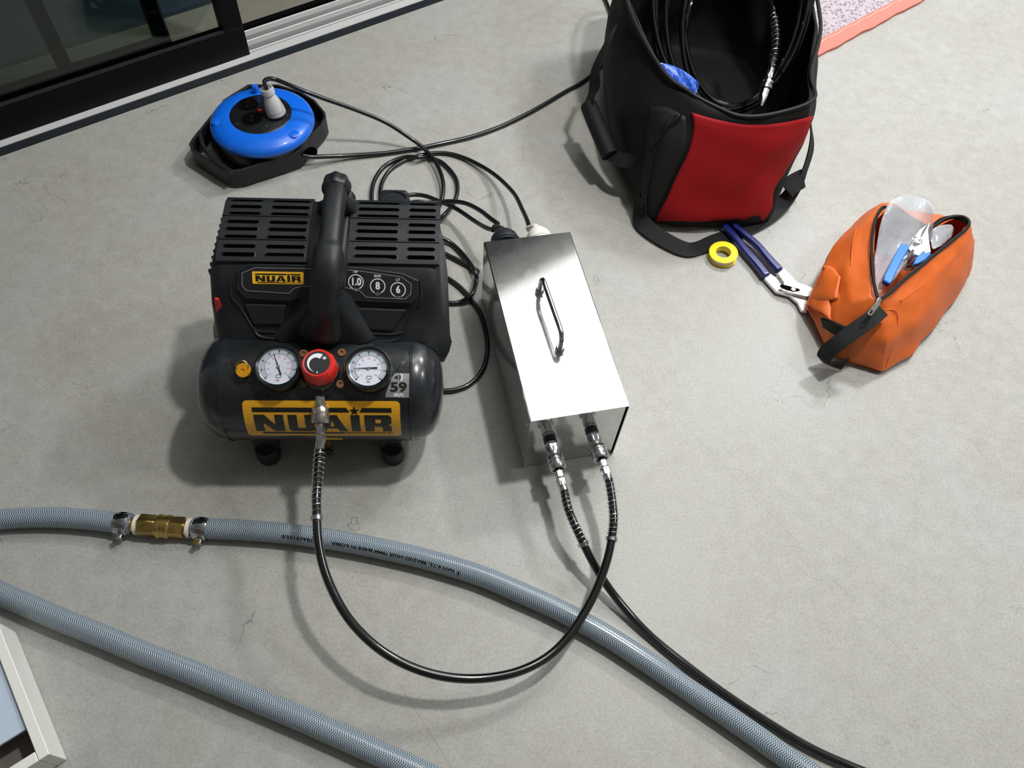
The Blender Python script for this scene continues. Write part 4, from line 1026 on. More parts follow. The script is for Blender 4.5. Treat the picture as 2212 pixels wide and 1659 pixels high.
for px, py in ((512, 267), (620, 248), (574, 272)):
    q = rpx(px, py, 0.0905); link('plate_screw', lathe('plate_screw', [(0.003, 0.0895), (0.003, 0.0915), (0, 0.0918)], lambda a, b, c, q=q: (q.x+a, q.y+b, c), 12), 'nickel', rl)
# black drum and frame
link('drum', lathe('drum', [(0.080, 0.004), (0.098, 0.010), (0.102, 0.02), (0.102, 0.058), (0.0, 0.058)], lambda a, b, c: (a, b, c), 56), 'black_satin', rl)
outer_px = [(413, 325, .030), (416, 300, .045), (452, 250, .05), (482, 213, .05), (535, 180, .05), (600, 180, .05), (650, 196, .05), (680, 214, .05), (702, 240, .05), (707, 268, .030), (700, 298, .012), (678, 330, .004), (653, 361, .004), (620, 373, .004), (580, 386, .004), (532, 402, .004), (510, 405, .004), (488, 399, .004), (424, 354, .010)]
ZT = 0.048
outer = [rpx(x, y, z) for x, y, z in outer_px]; outer = [(p.x, p.y) for p in outer]
# smooth the outline
def closed_smooth(P, n=4):
    out = []; m_ = len(P)
    for i in range(m_):
        a, b, c, d = [V(P[(i+k) % m_]) for k in (-1, 0, 1, 2)]
        for k in range(n):
            t_ = k/n; out.append(tuple(0.5*((2*b)+(c-a)*t_*0.7+(-1)*(0)+((3*c-3*b)*1.0-(c-a)*0.7*2*0.5-(c-a)*0.0)*0)+(V((0, 0)))) if False else tuple(b.lerp(c, t_)))
    return out
area = sum(outer[i-1][0]*outer[i][1]-outer[i][0]*outer[i-1][1] for i in range(len(outer)))
inner = inset(outer, 0.006)
def wall_ring(name, O_, I_, z0, z1, m_, bev=0.0015):
    return link(name, ringmesh(name, O_, I_, z0, z1, lambda a, b, c: (a, b, c)), m_, rl, bevel=bev)
wall_ring('reel_frame', outer, inner, 0.004, ZT, 'black_plastic')
# floor plate of the reel, open under the carrying handle
sep = [(430, 262), (470, 212), (560, 180), (660, 205), (700, 262), (640, 338), (560, 372), (505, 362), (460, 330)]
plate = [rpx(x, y, 0.02) for x, y in [(452, 262), (478, 222), (540, 190), (640, 205), (692, 250), (700, 275), (640, 340), (570, 372), (520, 372), (478, 342), (455, 308)]]
link('base_tray', prism('base_tray', [(p.x, p.y) for p in plate], 0.004, 0.016, lambda a, b, c: (a, b, c)), 'black_satin', rl, bevel=0.003)
grip = [rpx(x, y, 0.050) for x, y in [(432, 290), (440, 318), (462, 345), (500, 372)]]
link('grip_inner_wall', tube('grip_inner_wall', grip, 0.005, 8, 0.01)[0], 'black_plastic', rl)
q = at(668, 326, 0.028)-rc
link('cord_outlet', lathe('cord_outlet', [(0.014, 0), (0.016, 0.002), (0.014, 0.004), (0.0125, 0.003), (0.0, 0.003)], frame_z(q+V((0.003, -0.004, 0)), V((0.55, -0.83, 0)), (0, 0, 1)), 24), 'pit', rl)
# grey plug standing in the reel
pb = at(598, 246, 0.093); pt = at(574, 178, 0.150)
gp = root('power_lead', 'power lead with grey plug standing in the blue cable reel', 'power lead', (pb.x, pb.y, 0.091))
axp = (at(576, 192, 0.150)-pb).normalized()
fp = frame_z(pb, axp)
link('plug_body', lathe('plug_body', [(0.020, 0.0), (0.0205, 0.003), (0.0205, 0.006), (0.0190, 0.0065), (0.0190, 0.009), (0.0205, 0.0095), (0.0200, 0.014), (0.0180, 0.024), (0.0170, 0.030), (0.0120, 0.043), (0.0112, 0.047)], fp, 36), 'grey_plug', gp)
link('plug_collar', lathe('plug_collar', [(0.0112, 0.046), (0.0140, 0.0475), (0.0145, 0.056), (0.0135, 0.0605), (0.0110, 0.0605), (0.0100, 0.057), (0.0, 0.057)], fp, 36), 'grey_plug', gp)

# ------------------------------------------------------------------ cords
CR = 0.0046
def cord_of(parent, pts, r=CR, name='cord'):
    o = link(name, tube(name, pts, r, 14, 0.005)[0], 'cord', parent); o.matrix_parent_inverse = parent.matrix_basis.inverted(); return o
def cord(label, spec, r=CR, name='power_cord', extra=None):
    pts = [at(x, y, z) if z is not None else V(y) for x, y, z in spec]
    o = link(name, tube(name, pts, r, 10, 0.007)[0], 'cord', None)
    return o
g0 = fp(0, 0, 0.056)
tp = g0+axp*0.02
c_pts = [g0, g0+axp*0.012, g0+axp*0.022+V((0.004, 0, 0)), at(592, 171, 0.158), at(640, 190, 0.148), at(700, 213, 0.125), at(770, 238, 0.095), at(830, 263, 0.066), at(880, 294, 0.036), at(915, 320, 0.02), at(942, 352, 0.0145), at(957, 392, 0.0145), at(955, 430, 0.010), at(943, 455, 0.006), at(928, 475, 0.005), at(924, 510, 0.005), at(950, 541, 0.005), at(985, 560, 0.005), at(1025, 582, 0.005), at(1034, 588, 0.005)]
cord_of(gp, c_pts); rebase(gp)
z1_ = 0.005
spec = [(1144, 497, 0.105), (1139, 477, 0.095), (1127, 450, 0.075), (1113, 422, 0.055), (1092, 398, 0.036), (1068, 377, 0.022), (1040, 359, 0.012), (1005, 342, 0.007), (970, 332, z1_), (935, 331, z1_), (900, 338, z1_), (875, 346, z1_), (844, 366, z1_), (827, 391, z1_), (822, 415, z1_), (822, 440, z1_), (810, 450, z1_), (803, 433, z1_), (808, 392, z1_), (832, 358, z1_), (872, 340, 0.010), (905, 340, 0.015), (925, 340, 0.007), (956, 352, z1_), (984, 384, z1_), (988, 415, z1_), (978, 442, z1_), (958, 466, 0.014), (938, 482, 0.006), (930, 496, 0.006), (950, 511, 0.014), (977, 527, 0.006), (1005, 555, 0.008), (1026, 587, 0.015), (1029, 608, 0.006), (1019, 636, 0.014), (998, 651, 0.006), (977, 655, z1_), (950, 650, z1_)]
cord_w = [at(*q) for q in spec]
spec = [(1066, 497, 0.115), (1050, 492, 0.098), (1026, 478, 0.07), (984, 450, 0.045), (949, 435, 0.036), (917, 423, 0.030), (889, 421, 0.03), (868, 428, 0.04), (858, 440, 0.06)]
cord_b1 = [at(*q) for q in spec]
spec = [(1076, 484, 0.118), (1057, 470, 0.11), (1036, 454, 0.095), (1005, 439, 0.075), (970, 435, 0.062), (935, 438, 0.058), (900, 436, 0.07), (878, 441, 0.09)]
cord_b2 = [at(*q) for q in spec]
spec = [(930, 585, z1_), (963, 599, z1_), (991, 618, z1_), (1015, 643, z1_), (1038, 678, z1_), (1050, 720, z1_), (1053, 757, z1_), (1043, 797, z1_), (1017, 828, z1_), (984, 842, z1_), (950, 845, z1_)]
cord_of(cp, [at(*q) for q in spec], name='supply_cord')
spec = [(655, 336, 0.030), (672, 339, 0.026), (710, 338, 0.018), (760, 336, 0.010), (830, 331, 0.006), (900, 321, z1_), (960, 309, z1_), (1020, 295, z1_), (1075, 276, z1_), (1125, 253, z1_), (1175, 226, z1_), (1222, 198, z1_), (1262, 175, z1_), (1300, 140, z1_), (1324, 90, z1_), (1322, 40, z1_), (1308, 0, z1_), (1290, -40, z1_)]
cord_of(rl, [at(*q) for q in spec], 0.0050, name='reel_cord')
# plugs at the rear of the box
def rear_plug(a, m_, label, R_, z=0.118, cordpt=None, cords=()):
    p0 = B(a, BL+0.0085, z); r_ = root('power_lead', label, 'power lead', (p0.x, p0.y, z))
    for c_ in cords: link('cord', tube('cord', c_, CR, 14, 0.005)[0], 'cord', r_)
    f_ = frame_z(p0, bd, (1, 0, 0))
    link('plug_body', lathe('plug_body', [(R_, 0), (R_, 0.010), (R_*0.93, 0.022), (R_*0.6, 0.034), (R_*0.35, 0.040), (0, 0.040)], f_, 32), m_, r_)
    link('grip_ridge', lathe('grip_ridge', [(R_*1.0, 0.003), (R_*1.07, 0.004), (R_*1.07, 0.008), (R_*1.0, 0.009)], f_, 32), m_, r_)
    link('cord_boot', tube('cord_boot', [f_(0, 0, 0.034), p0+bd*0.04+V((0, 0, 0.004)), cordpt], 0.007, 10, 0.006)[0], m_ if m_ != 'white_plug' else 'white_plug', r_)
    rebase(r_)
rear_plug(0.045, 'rubber', 'power lead with black round plug and two cords behind the steel box', 0.027, 0.132, at(1069, 492, 0.116), (cord_b1, cord_b2))
rear_plug(0.112, 'white_plug', 'power lead with white plug behind the steel box, its black cord looping', 0.024, 0.128, at(1143, 494, 0.108), (cord_w,))

# ------------------------------------------------------------------ PTFE tape roll
tp_c = at(1562, 550, 0.010); tpr = root('thread_seal_tape', 'yellow spool of white thread seal tape lying by the bag strap', 'tape roll', (tp_c.x, tp_c.y, 0))
f_ = frame_z(V((0, 0, 0.0)), (-0.10, -0.05, 1))
link('spool_flange', lathe('spool_flange', [(0.0155, 0.014), (0.0155, 0.0158), (0.029, 0.0158), (0.030, 0.0150), (0.029, 0.0142), (0.0155, 0.014)], lambda a, b, c: f_(a, b, c), 40), 'tape_yellow', tpr)
link('spool_flange', lathe('spool_flange', [(0.0155, 0.0005), (0.0155, 0.002), (0.029, 0.002), (0.030, 0.0012), (0.029, 0.0005), (0.0155, 0.0005)], lambda a, b, c: f_(a, b, c), 40), 'tape_yellow', tpr)
link('spool_core', lathe('spool_core', [(0.0165, 0.001), (0.0155, 0.001), (0.0155, 0.015), (0.0165, 0.015)], lambda a, b, c: f_(a, b, c), 40), 'tape_yellow', tpr)
link('white_tape', lathe('white_tape', [(0.016, 0.002), (0.0262, 0.002), (0.0262, 0.0142), (0.016, 0.0142)], lambda a, b, c: f_(a, b, c), 40), 'white_ptfe', tpr)
tpr.location.z = 0.003

# ------------------------------------------------------------------ pliers
pr_ = root('water_pump_pliers', 'water pump pliers with navy blue grips lying by the orange pouch', 'pliers', at(1650, 590))
def plstrip(name, px, w, z, h, m_, bev=0.002, flat=False):
    pts = [at(x, y, z) for x, y in px]
    sm = crom(pts, 5); F_ = frames(sm); vs = []
    n = len(sm)
    for i, (p, (t2, up_, sd)) in enumerate(zip(sm, F_)):
        ww = w[0]+(w[1]-w[0])*i/(n-1) if isinstance(w, tuple) else w
        s2 = V((t2.y, -t2.x, 0)).normalized()
        for a, b in ((-1, -1), (1, -1), (1, 1), (-1, 1)): vs.append(p+s2*a*ww/2+V((0, 0, b*h/2)))
    fs = [(3, 2, 1, 0), (4*(n-1), 4*(n-1)+1, 4*(n-1)+2, 4*(n-1)+3)]
    for i in range(n-1):
        for k in range(4): fs.append((4*i+k, 4*i+(k+1) % 4, 4*i+4+(k+1) % 4, 4*i+4+k))
    return link(name, me_from(name, vs, fs), m_, pr_, bevel=bev, bseg=3)
plstrip('handle_grip', [(1563, 488), (1585, 512), (1612, 545), (1636, 572), (1656, 598)], (0.015, 0.018), 0.013, 0.016, 'navy', 0.005)
plstrip('handle_grip', [(1583, 486), (1608, 507), (1634, 529), (1656, 555), (1684, 586)], (0.012, 0.017), 0.015, 0.016, 'navy', 0.005)
def plpoly(name, px, z, h, m_='steel'):
    P = [at(x, y, z) for x, y in px]; vs = [(p.x, p.y) for p in P]
    return link(name, prism(name, vs, z-h/2, z+h/2, lambda a, b, c: (a, b, c)), m_, pr_, bevel=0.0012)
plpoly('lower_jaw', [(1663, 593), (1650, 603), (1676, 632), (1705, 640), (1722, 655), (1730, 672), (1742, 676), (1748, 664), (1742, 650), (1730, 640), (1700, 622), (1680, 605)], 0.009, 0.007)
plpoly('upper_jaw', [(1692, 581), (1679, 593), (1692, 612), (1688, 628), (1705, 634), (1742, 643), (1760, 640), (1768, 630), (1750, 622), (1722, 612)], 0.0165, 0.007)
plpoly('adjustment_slot', [(1684, 616), (1690, 614), (1706, 618), (1727, 624), (1728, 629), (1716, 630), (1700, 627), (1686, 621)], 0.0205, 0.0012, 'pit')
link('pivot_bolt', lathe('pivot_bolt', [(0.006, 0.018), (0.006, 0.0225), (0.004, 0.0240), (0, 0.0242)], (lambda q: (lambda a, b, c: (q.x+a, q.y+b, c)))(at(1714, 624, 0.022)), 20), 'steel', pr_)
rebase(pr_)

# ------------------------------------------------------------------ red and black tool bag
FLp, FRp = at(1397, 484), at(1662, 487)
bgr = root('tool_bag', 'open black tool bag with red end panel and shoulder strap, holding a coiled black hose', 'tool bag', (0.38, 1.5, 0))
def loft(name, rings, m_, parent, sub=1, thick=0.0, close=False, solid_off=-1, crease=0.0):
    n = len(rings[0]); vs = [p for r in rings for p in r]; fs = []
    for i in range(len(rings)-1):
        for j in range(n):
            fs.append((i*n+j, i*n+(j+1) % n, (i+1)*n+(j+1) % n, (i+1)*n+j))
    if close: fs.append(tuple(range(n-1, -1, -1)))
    me = me_from(name, vs, fs, fix=True)
    if crease:
        at_ = me.attributes.new('crease_edge', 'FLOAT', 'EDGE')
        for d in at_.data: d.value = crease
    o = link(name, me, m_, parent, sub=0)
    if sub:
        s = o.modifiers.new('sub', 'SUBSURF'); s.levels = sub; s.render_levels = sub
    tx = bpy.data.textures.new('sag', 'CLOUDS'); tx.noise_scale = 0.055 if crease > 0.5 else 0.10; tx.noise_depth = 2
    dm = o.modifiers.new('sag', 'DISPLACE'); dm.texture = tx; dm.strength = 0.011; dm.mid_level = 0.5; dm.texture_coords = 'GLOBAL'
    if thick:
        s = o.modifiers.new('solid', 'SOLIDIFY'); s.thickness = thick; s.offset = solid_off
    return o
# rings: front-left, front mid-left, front mid, front mid-right, front-right, right1, right2, back-right, back, back-left, left2, left1
P = lambda x, y, z: V((x, y, z))
r0 = [at(1397, 484, 0.0), at(1460, 492, 0), at(1530, 492, 0), at(1600, 492, 0), at(1662, 487, 0), P(.545, 1.40, 0), P(.56, 1.60, 0), P(.53, 1.84, 0), P(.36, 1.88, 0), P(.19, 1.84, 0), P(.165, 1.62, 0), P(.19, 1.42, 0)]
r1 = [at(1384, 460, 0.03), at(1450, 478, .03), at(1530, 480, .03), at(1610, 476, .03), at(1672, 452, 0.045), P(.565, 1.40, .04), P(.58, 1.60, .04), P(.55, 1.86, .04), P(.36, 1.90, .04), P(.17, 1.86, .04), P(.145, 1.62, .04), P(.17, 1.42, .04)]
r2 = [at(1398, 385, 0.11), at(1460, 400, .11), at(1540, 402, .115), at(1630, 396, .115), at(1700, 362, 0.12), P(.575, 1.40, .12), P(.60, 1.60, .12), P(.57, 1.88, .12), P(.36, 1.92, .12), P(.16, 1.88, .12), P(.128, 1.62, .12), P(.165, 1.40, .12)]
r3 = [at(1440, 300, 0.19), at(1490, 318, .19), at(1560, 322, .195), at(1650, 318, .195), at(1740, 290, 0.20), P(.572, 1.40, .20), P(.60, 1.60, .20), P(.57, 1.88, .20), P(.36, 1.92, .20), P(.15, 1.88, .20), P(.125, 1.62, .20), at(1385, 240, .2)]
r4 = [at(1492, 222, 0.255), at(1540, 245, .25), at(1600, 262, .25), at(1675, 256, .25), at(1754, 228, 0.255), at(1752, 170, .27), P(.575, 1.60, .275), P(.55, 1.88, .28), P(.36, 1.92, .28), P(.15, 1.88, .29), P(.145, 1.60, .285), at(1418, 158, .262)]
r5 = [at(1497, 207, 0.262), at(1545, 232, .256), at(1602, 253, .255), at(1675, 247, .256), at(1757, 216, 0.262), at(1751, 158, .276), P(.570, 1.60, .285), P(.545, 1.88, .29), P(.36, 1.92, .29), P(.155, 1.88, .30), P(.150, 1.60, .295), at(1425, 146, .27)]
body = loft('bag_body', [r0, r1, r2, r3, r4, r5], 'black_cloth', bgr, sub=3, thick=0.006, close=True, crease=0.4)
rimp = r5+[r5[0]]
link('rim_zip', tube('rim_zip', [p+V((0, 0, 0.002)) for p in r5+[r5[0]]], 0.0042, 8, 0.01)[0], 'zip', bgr)
# red end panel: quilted patch in front of the cloth
def patch(name, rows_px, zf, m_, parent, off=0.004, thick=0.003, sub=2, crease=None, wrap=None, wo=0.004, fold=0.0):
    vs, fs = [], []; nr, nc = len(rows_px), len(rows_px[0])
    for i, row in enumerate(rows_px):
        for j, (x, y) in enumerate(row):
            p = at(x, y, zf(i, j)); vs.append(p+(EYE-p).normalized()*off)
    for i in range(nr-1):
        for j in range(nc-1): fs.append((i*nc+j, i*nc+j+1, (i+1)*nc+j+1, (i+1)*nc+j))
    o = link(name, me_from(name, vs, fs), m_, parent)
    s = o.modifiers.new('sub', 'SUBSURF'); s.levels = sub; s.render_levels = sub
    if wrap is not None:
        w = o.modifiers.new('wrap', 'SHRINKWRAP'); w.target = wrap; w.wrap_method = 'NEAREST_SURFACEPOINT'; w.wrap_mode = 'ABOVE_SURFACE'; w.offset = wo
    if fold:
        tf = bpy.data.textures.new('folds', 'WOOD'); tf.noise_scale = 0.12; tf.wood_type = 'BANDNOISE'; tf.turbulence = 18
        d = o.modifiers.new('folds', 'DISPLACE'); d.texture = tf; d.strength = fold; d.mid_level = 0.0; d.texture_coords = 'GLOBAL'
    s = o.modifiers.new('solid', 'SOLIDIFY'); s.thickness = thick; s.offset = 0
    return o
def lerp_row(a, b, n, sag=0.0): return [(a[0]+(b[0]-a[0])*i/n, a[1]+(b[1]-a[1])*i/n+sag*sin(pi*i/n)) for i in range(n+1)]
redL = [(1494, 243), (1498, 275), (1488, 325), (1462, 378), (1442, 425), (1420, 468), (1425, 489)]
redR = [(1752, 250), (1738, 292), (1715, 335), (1688, 378), (1668, 412), (1664, 450), (1640, 484)]
sags = [22, 14, 8, 6, 5, 7, 6]; redL[-1] = (1426, 486)
zr = [0.244, 0.215, 0.168, 0.122, 0.085, 0.045, 0.008]
rows_ = [lerp_row(a, b, 8, s) for a, b, s in zip(redL, redR, sags)]
wr = random.Random(3)
bag_skin = skin_of(body, True)
skin_patch('red_end_panel', bag_skin, rows_, 'red_cloth', bgr, off=0.0035, thick=0.002, n=4, puff=0.003, wav=0.0035)['label'] = 'red cloth end panel'
# dark side pocket and zip pulls on the left face
pk = [[(1405, 232), (1440, 232), (1482, 252)], [(1402, 280), (1440, 290), (1482, 318)], [(1394, 350), (1425, 355), (1455, 375)], [(1390, 410), (1410, 418), (1432, 425)], [(1390, 455), (1400, 462), (1413, 468)]]
skin_patch('side_pocket', bag_skin, pk, 'webbing', bgr, off=0.003, thick=0.003, n=5, puff=0.008)
zl_ = [(1478, 246), (1466, 262), (1450, 275), (1436, 296), (1424, 320), (1410, 370), (1402, 420), (1400, 452)]
link('pocket_zip', tube('pocket_zip', [on_skin(bag_skin, x, y, 0.012) for x, y in zl_], 0.0022, 8, 0.008)[0], 'zip', bgr)
for px, py in ((1432, 295), (1424, 301), (1450, 262), (1468, 250)):
    q = on_skin(bag_skin, px, py, 0.016)
    link('zip_pull', tube('zip_pull', [q, q+V((-0.004, -0.004, -0.012))], 0.0022, 8, 0.003, 2)[0], 'chrome' if False else 'black_satin', bgr)
def ribbon(name, spec, w, m_, parent, th=0.0025, updir=None):
    """strap: spec = list of (px,py,z,(nx,ny,nz)) ; flat band whose face normal follows n"""
    pts = [at(a, b, c) for a, b, c, _ in spec]; ns = [V(n_) for *_, n_ in spec]
    sm = crom(pts, 6); nn_ = crom(ns, 6); vs = []; n = len(sm)
    for i, p in enumerate(sm):
        t2 = (sm[min(i+1, n-1)]-sm[max(i-1, 0)]).normalized(); nr = nn_[i]; nr = (nr-t2*nr.dot(t2)).normalized(); sd = t2.cross(nr)
        for a, b in ((-1, -1), (1, -1), (1, 1), (-1, 1)): vs.append(p+sd*a*w/2+nr*b*th/2)
    fs = [(3, 2, 1, 0), (4*(n-1), 4*(n-1)+1, 4*(n-1)+2, 4*(n-1)+3)]
    for i in range(n-1):
        for k in range(4): fs.append((4*i+k, 4*i+(k+1) % 4, 4*i+4+(k+1) % 4, 4*i+4+k))
    return link(name, me_from(name, vs, fs), m_, parent, angle=50)
L_ = (-1, -0.3, 0.3)
cs = ribbon('carry_strap', [(1325, 60, 0.24, L_), (1305, 105, 0.22, L_), (1287, 150, 0.19, (-1, -.4, .4)), (1285, 180, 0.165, (-1, -1, .2)), (1278, 205, 0.145, (-1, -.2, .5)), (1270, 232, 0.125, (-.8, -.2, 1))], 0.030, 'webbing', bgr)
ribbon('carry_strap', [(1318, 330, 0.085, (-.8, -.2, 1)), (1340, 345, 0.09, (-.8, -.4, 1)), (1362, 345, 0.10, L_), (1385, 320, 0.13, L_), (1398, 290, 0.16, L_), (1402, 240, 0.20, L_)], 0.030, 'webbing', bgr)
gp0, gp1 = at(1272, 228, 0.12), at(1318, 336, 0.085)
link('padded_grip', tube('padded_grip', [gp0, gp0.lerp(gp1, .33)+V((-.003, 0, .004)), gp0.lerp(gp1, .66)+V((-.003, 0, .004)), gp1], 0.019, 12, 0.01)[0], 'webbing', bgr)
# shoulder strap: along right side, over the floor, in front, to the left
UPn = (0, 0, 1)
ribbon('shoulder_strap', [(1748, 240, 0.20, (1, -.2, .2)), (1752, 285, 0.16, (1, -.2, .3)), (1750, 330, 0.115, (1, -.6, .5)), (1735, 375, 0.07, (1, -.5, .8)), (1718, 405, 0.045, (.8, -.5, 1)), (1692, 438, 0.022, (.3, -.3, 1)), (1660, 468, 0.010, UPn), (1620, 492, 0.006, UPn), (1580, 508, 0.004, UPn), (1545, 520, 0.0035, UPn), (1510, 535, 0.006, UPn), (1480, 538, 0.010, (0, -.3, 1)), (1440, 520, 0.012, (-.1, -.3, 1)), (1405, 497, 0.014, (-.3, -.3, 1)), (1385, 475, 0.02, (-.6, -.4, .8)), (1380, 450, 0.035, (-1, -.5, .4)), (1385, 425, .06, (-1, -.5, .3))], 0.034, 'webbing', bgr)
ribbon('strap_slider', [(1735, 385, 0.066, (1, -.6, .8)), (1712, 398, 0.060, (.8, -.5, 1)), (1700, 412, 0.052, (.8, -.5, 1))], 0.042, 'rubber', bgr, 0.005)
rebase(bgr)
# hose coil in the bag
cc = at(1590, 12, 0.250)
ca_ = V((-0.12, -0.72, 0.68)).normalized(); e1 = V((1, 0, 0)); e1 = (e1-ca_*e1.dot(ca_)).normalized(); e2 = ca_.cross(e1)
coil = root('coiled_hose', 'coil of glossy black air hose standing in the open tool bag', 'hose', (cc.x, cc.y, 0.05))
pts = []; per = 18
loops = [(1392, 1741, 0.225), (1438, 1733, 0.215), (1458, 1724, 0.22), (1492, 1741, 0.205), (1405, 1716, 0.23), (1526, 1729, 0.21), (1470, 1708, 0.215), (1440, 1738, 0.235), (1500, 1720, 0.225)]
SCL = 1/930.0
for i, (xl, xr_, ry) in enumerate(loops):
    for q in range(per):
        w = q/per; nx_ = loops[(i+1) % len(loops)]
        a = 2*pi*w
        l_, r2_, y2_ = xl+(nx_[0]-xl)*w, xr_+(nx_[1]-xr_)*w, ry+(nx_[2]-ry)*w
        mx_ = ((l_+r2_)/2-1590)*SCL; rx_ = (r2_-l_)/2*SCL
        # start at the top of each loop, outside the picture
        pts.append(cc+e1*(mx_+rx_*sin(a))+e2*(y2_*cos(a))+ca_*(-0.03+0.0085*(i+w)))
link('hose_tube', tube('hose_tube', pts, 0.0062, 10, 0.01, 3)[0], 'airhose', coil)
# fitting end
sp_pts = [at(1655, -30, 0.30), at(1668, 20, 0.30), at(1676, 75, 0.295), at(1672, 120, 0.285), at(1667, 150, 0.275)]
me, p, F_, L = tube('hose_end', sp_pts, 0.0062, 10, 0.005); link('hose_end', me, 'airhose', coil)
link('spring_guard', helix('spring_guard', p, F_, L, L*0.42, L*0.98, 0.0080, 0.0007, 11), 'wire', coil)
fa0, fa1 = at(1666, 152, 0.274), at(1642, 238, 0.240); fx = (fa1-fa0).normalized()
pg = [(0.0070, -0.002), (0.0072, 0.008), (0.0082, 0.009, 6), (0.0082, 0.021, 6), (0.0055, 0.022), (0.0055, 0.027), (0.0125, 0.028), (0.0132, 0.034), (0.0110, 0.035), (0.0110, 0.038), (0.0132, 0.039), (0.0132, 0.046), (0.0105, 0.048), (0.0105, 0.056, 6), (0.0095, 0.064, 6), (0.0070, 0.072), (0.0035, 0.084), (0, 0.084)]
link('end_coupler', lathe('end_coupler', pg, frame_z(fa0, fx), 36), 'chrome', coil)
rebase(coil)
# blue plastic bag tucked inside the left rim
fpx = [[(1400, 132), (1425, 135), (1450, 140), (1475, 150), (1500, 170), (1512, 180)], [(1408, 142), (1432, 152), (1455, 160), (1478, 172), (1498, 190), (1506, 196)], [(1420, 156), (1440, 168), (1462, 182), (1482, 194), (1496, 204), (1503, 206)]]
o = patch('plastic_bag', fpx, lambda i, j: 0.238-0.008*i+0.008*((i+j) % 2), 'blue_film', None, off=0.004, thick=0.001)
o.name = 'plastic_bag'; tag(o, 'crumpled blue plastic bag tucked inside the tool bag rim', 'plastic bag')

# ------------------------------------------------------------------ orange pouch
pch = root('zip_pouch', 'open orange nylon pouch with black zip and black carry loop', 'pouch', (0.74, 1.08, 0))
q0 = [at(1793, 768), at(1840, 788), at(1903, 800, 0), at(1960, 752, 0), at(2020, 690, 0), at(2072, 628, 0), at(2085, 590, 0), P(.90, 1.28, 0), P(.80, 1.30, 0), P(.70, 1.21, 0), P(.62, 1.11, 0), P(.59, 1.02, 0)]
q1 = [at(1782, 740, .02), at(1838, 778, .018), at(1906, 803, .012), at(1972, 766, .015), at(2032, 692, .02), at(2085, 620, .02), at(2103, 575, .03), P(.905, 1.29, .02), P(.80, 1.31, .02), P(.69, 1.22, .02), P(.60, 1.10, .02), at(1740, 660, .028)]
q2 = [at(1800, 700, .07), at(1850, 722, .075), at(1915, 735, .08), at(1980, 690, .08), at(2038, 632, .08), at(2088, 575, .08), at(2106, 520, .08), at(2075, 478, .08), at(1990, 455, .08), at(1880, 452, .08), at(1812, 510, .075), at(1770, 590, .06)]
q3 = [at(1838, 655, .108), at(1872, 672, .115), at(1915, 668, .118), at(1972, 635, .118), at(2030, 585, .118), at(2080, 540, .118), at(2103, 495, .118), at(2080, 468, .118), at(2000, 470, .115), at(1905, 435, .118), at(1848, 500, .115), at(1828, 580, .11)]
q4 = [at(1882, 640, .132), at(1893, 648, .134), at(1903, 646, .135), at(1952, 606, .137), at(2010, 560, .138), at(2068, 512, .138), at(2095, 483, .136), at(2072, 468, .134), at(2012, 492, .128), at(1930, 436, .134), at(1893, 470, .136), at(1884, 560, .136)]
bd2 = loft('pouch_body', [q0, q1, q2, q3, q4], 'orange', pch, sub=3, thick=0.0025, close=True, crease=0.6)
zl = [at(1897, 648, .140), at(1888, 610, .141), at(1883, 560, .141), at(1885, 510, .141), at(1893, 470, .140), at(1906, 448, .138), at(1918, 449, .134)]
zr_ = [at(1897, 650, .140), at(1925, 630, .141), at(1952, 605, .142), at(1985, 578, .142), at(2025, 545, .142), at(2065, 513, .142), at(2092, 488, .140), at(2088, 472, .139), at(2068, 467, .138), at(2040, 473, .134), at(2012, 492, .128)]
link('zip_edge', tube('zip_edge', zl, 0.0030, 8, 0.006)[0], 'zip', pch)
link('zip_edge', tube('zip_edge', zr_, 0.0033, 8, 0.006)[0], 'zip', pch)
ribbon('zip_tape', [(2092, 480, .138, (0, -1, .3)), (2070, 470, .136, (0, -1, .3)), (2035, 474, .132, (.2, -1, .3)), (2012, 490, .128, (.2, -1, .3))], 0.010, 'zip', pch, 0.0015)
pouch_skin = skin_of(bd2, True)
# folded ear on the left
ear = [[(1776, 575), (1800, 580), (1818, 600)], [(1760, 606), (1790, 612), (1812, 634)], [(1746, 640), (1772, 642), (1808, 648)], [(1733, 668), (1752, 657), (1782, 650)]]
skin_patch('folded_corner', pouch_skin, ear, 'orange', pch, off=0.003, thick=0.003, n=5, puff=0.008)
# stitched seams
for seam in ([(1905, 668), (1935, 672), (1938, 700), (1930, 740), (1912, 796)], [(1945, 650), (1985, 622), (2030, 598), (2066, 566)], [(1850, 492), (1842, 530), (1838, 575)], [(1812, 560), (1800, 600), (1812, 640), (1808, 690)], [(1870, 600), (1862, 650), (1858, 690)]):
    link('seam', tube('seam', [on_skin(pouch_skin, x, y, 0.0006) for x, y in seam], 0.0011, 6, 0.006)[0], 'orange', pch)
# zip slider and pull tab
zs0 = at(1896, 650, .145); f_ = frame_z(zs0, (0.2, -.5, .85), (-0.35, -0.9, 0))
sl = link('zip_slider', prism('zip_slider', rrect(0.012, 0.008, 0.003, 3), 0, 0.004, f_), 'nickel', pch, bevel=0.001)
a0, a1 = at(1893, 655, .149), at(1881, 677, .146); d_ = (a1-a0); ln = d_.length; fz = frame_z((a0+a1)/2, (0.2, -.5, .85), d_)
tab = link('pull_tab', ringmesh('pull_tab', rrect(ln*1.25, 0.0095, 0.0045, 5), rrect(ln*0.35, 0.0045, 0.0022, 5, ln*0.33), 0, 0.0014, fz), 'nickel', pch, smooth=False)
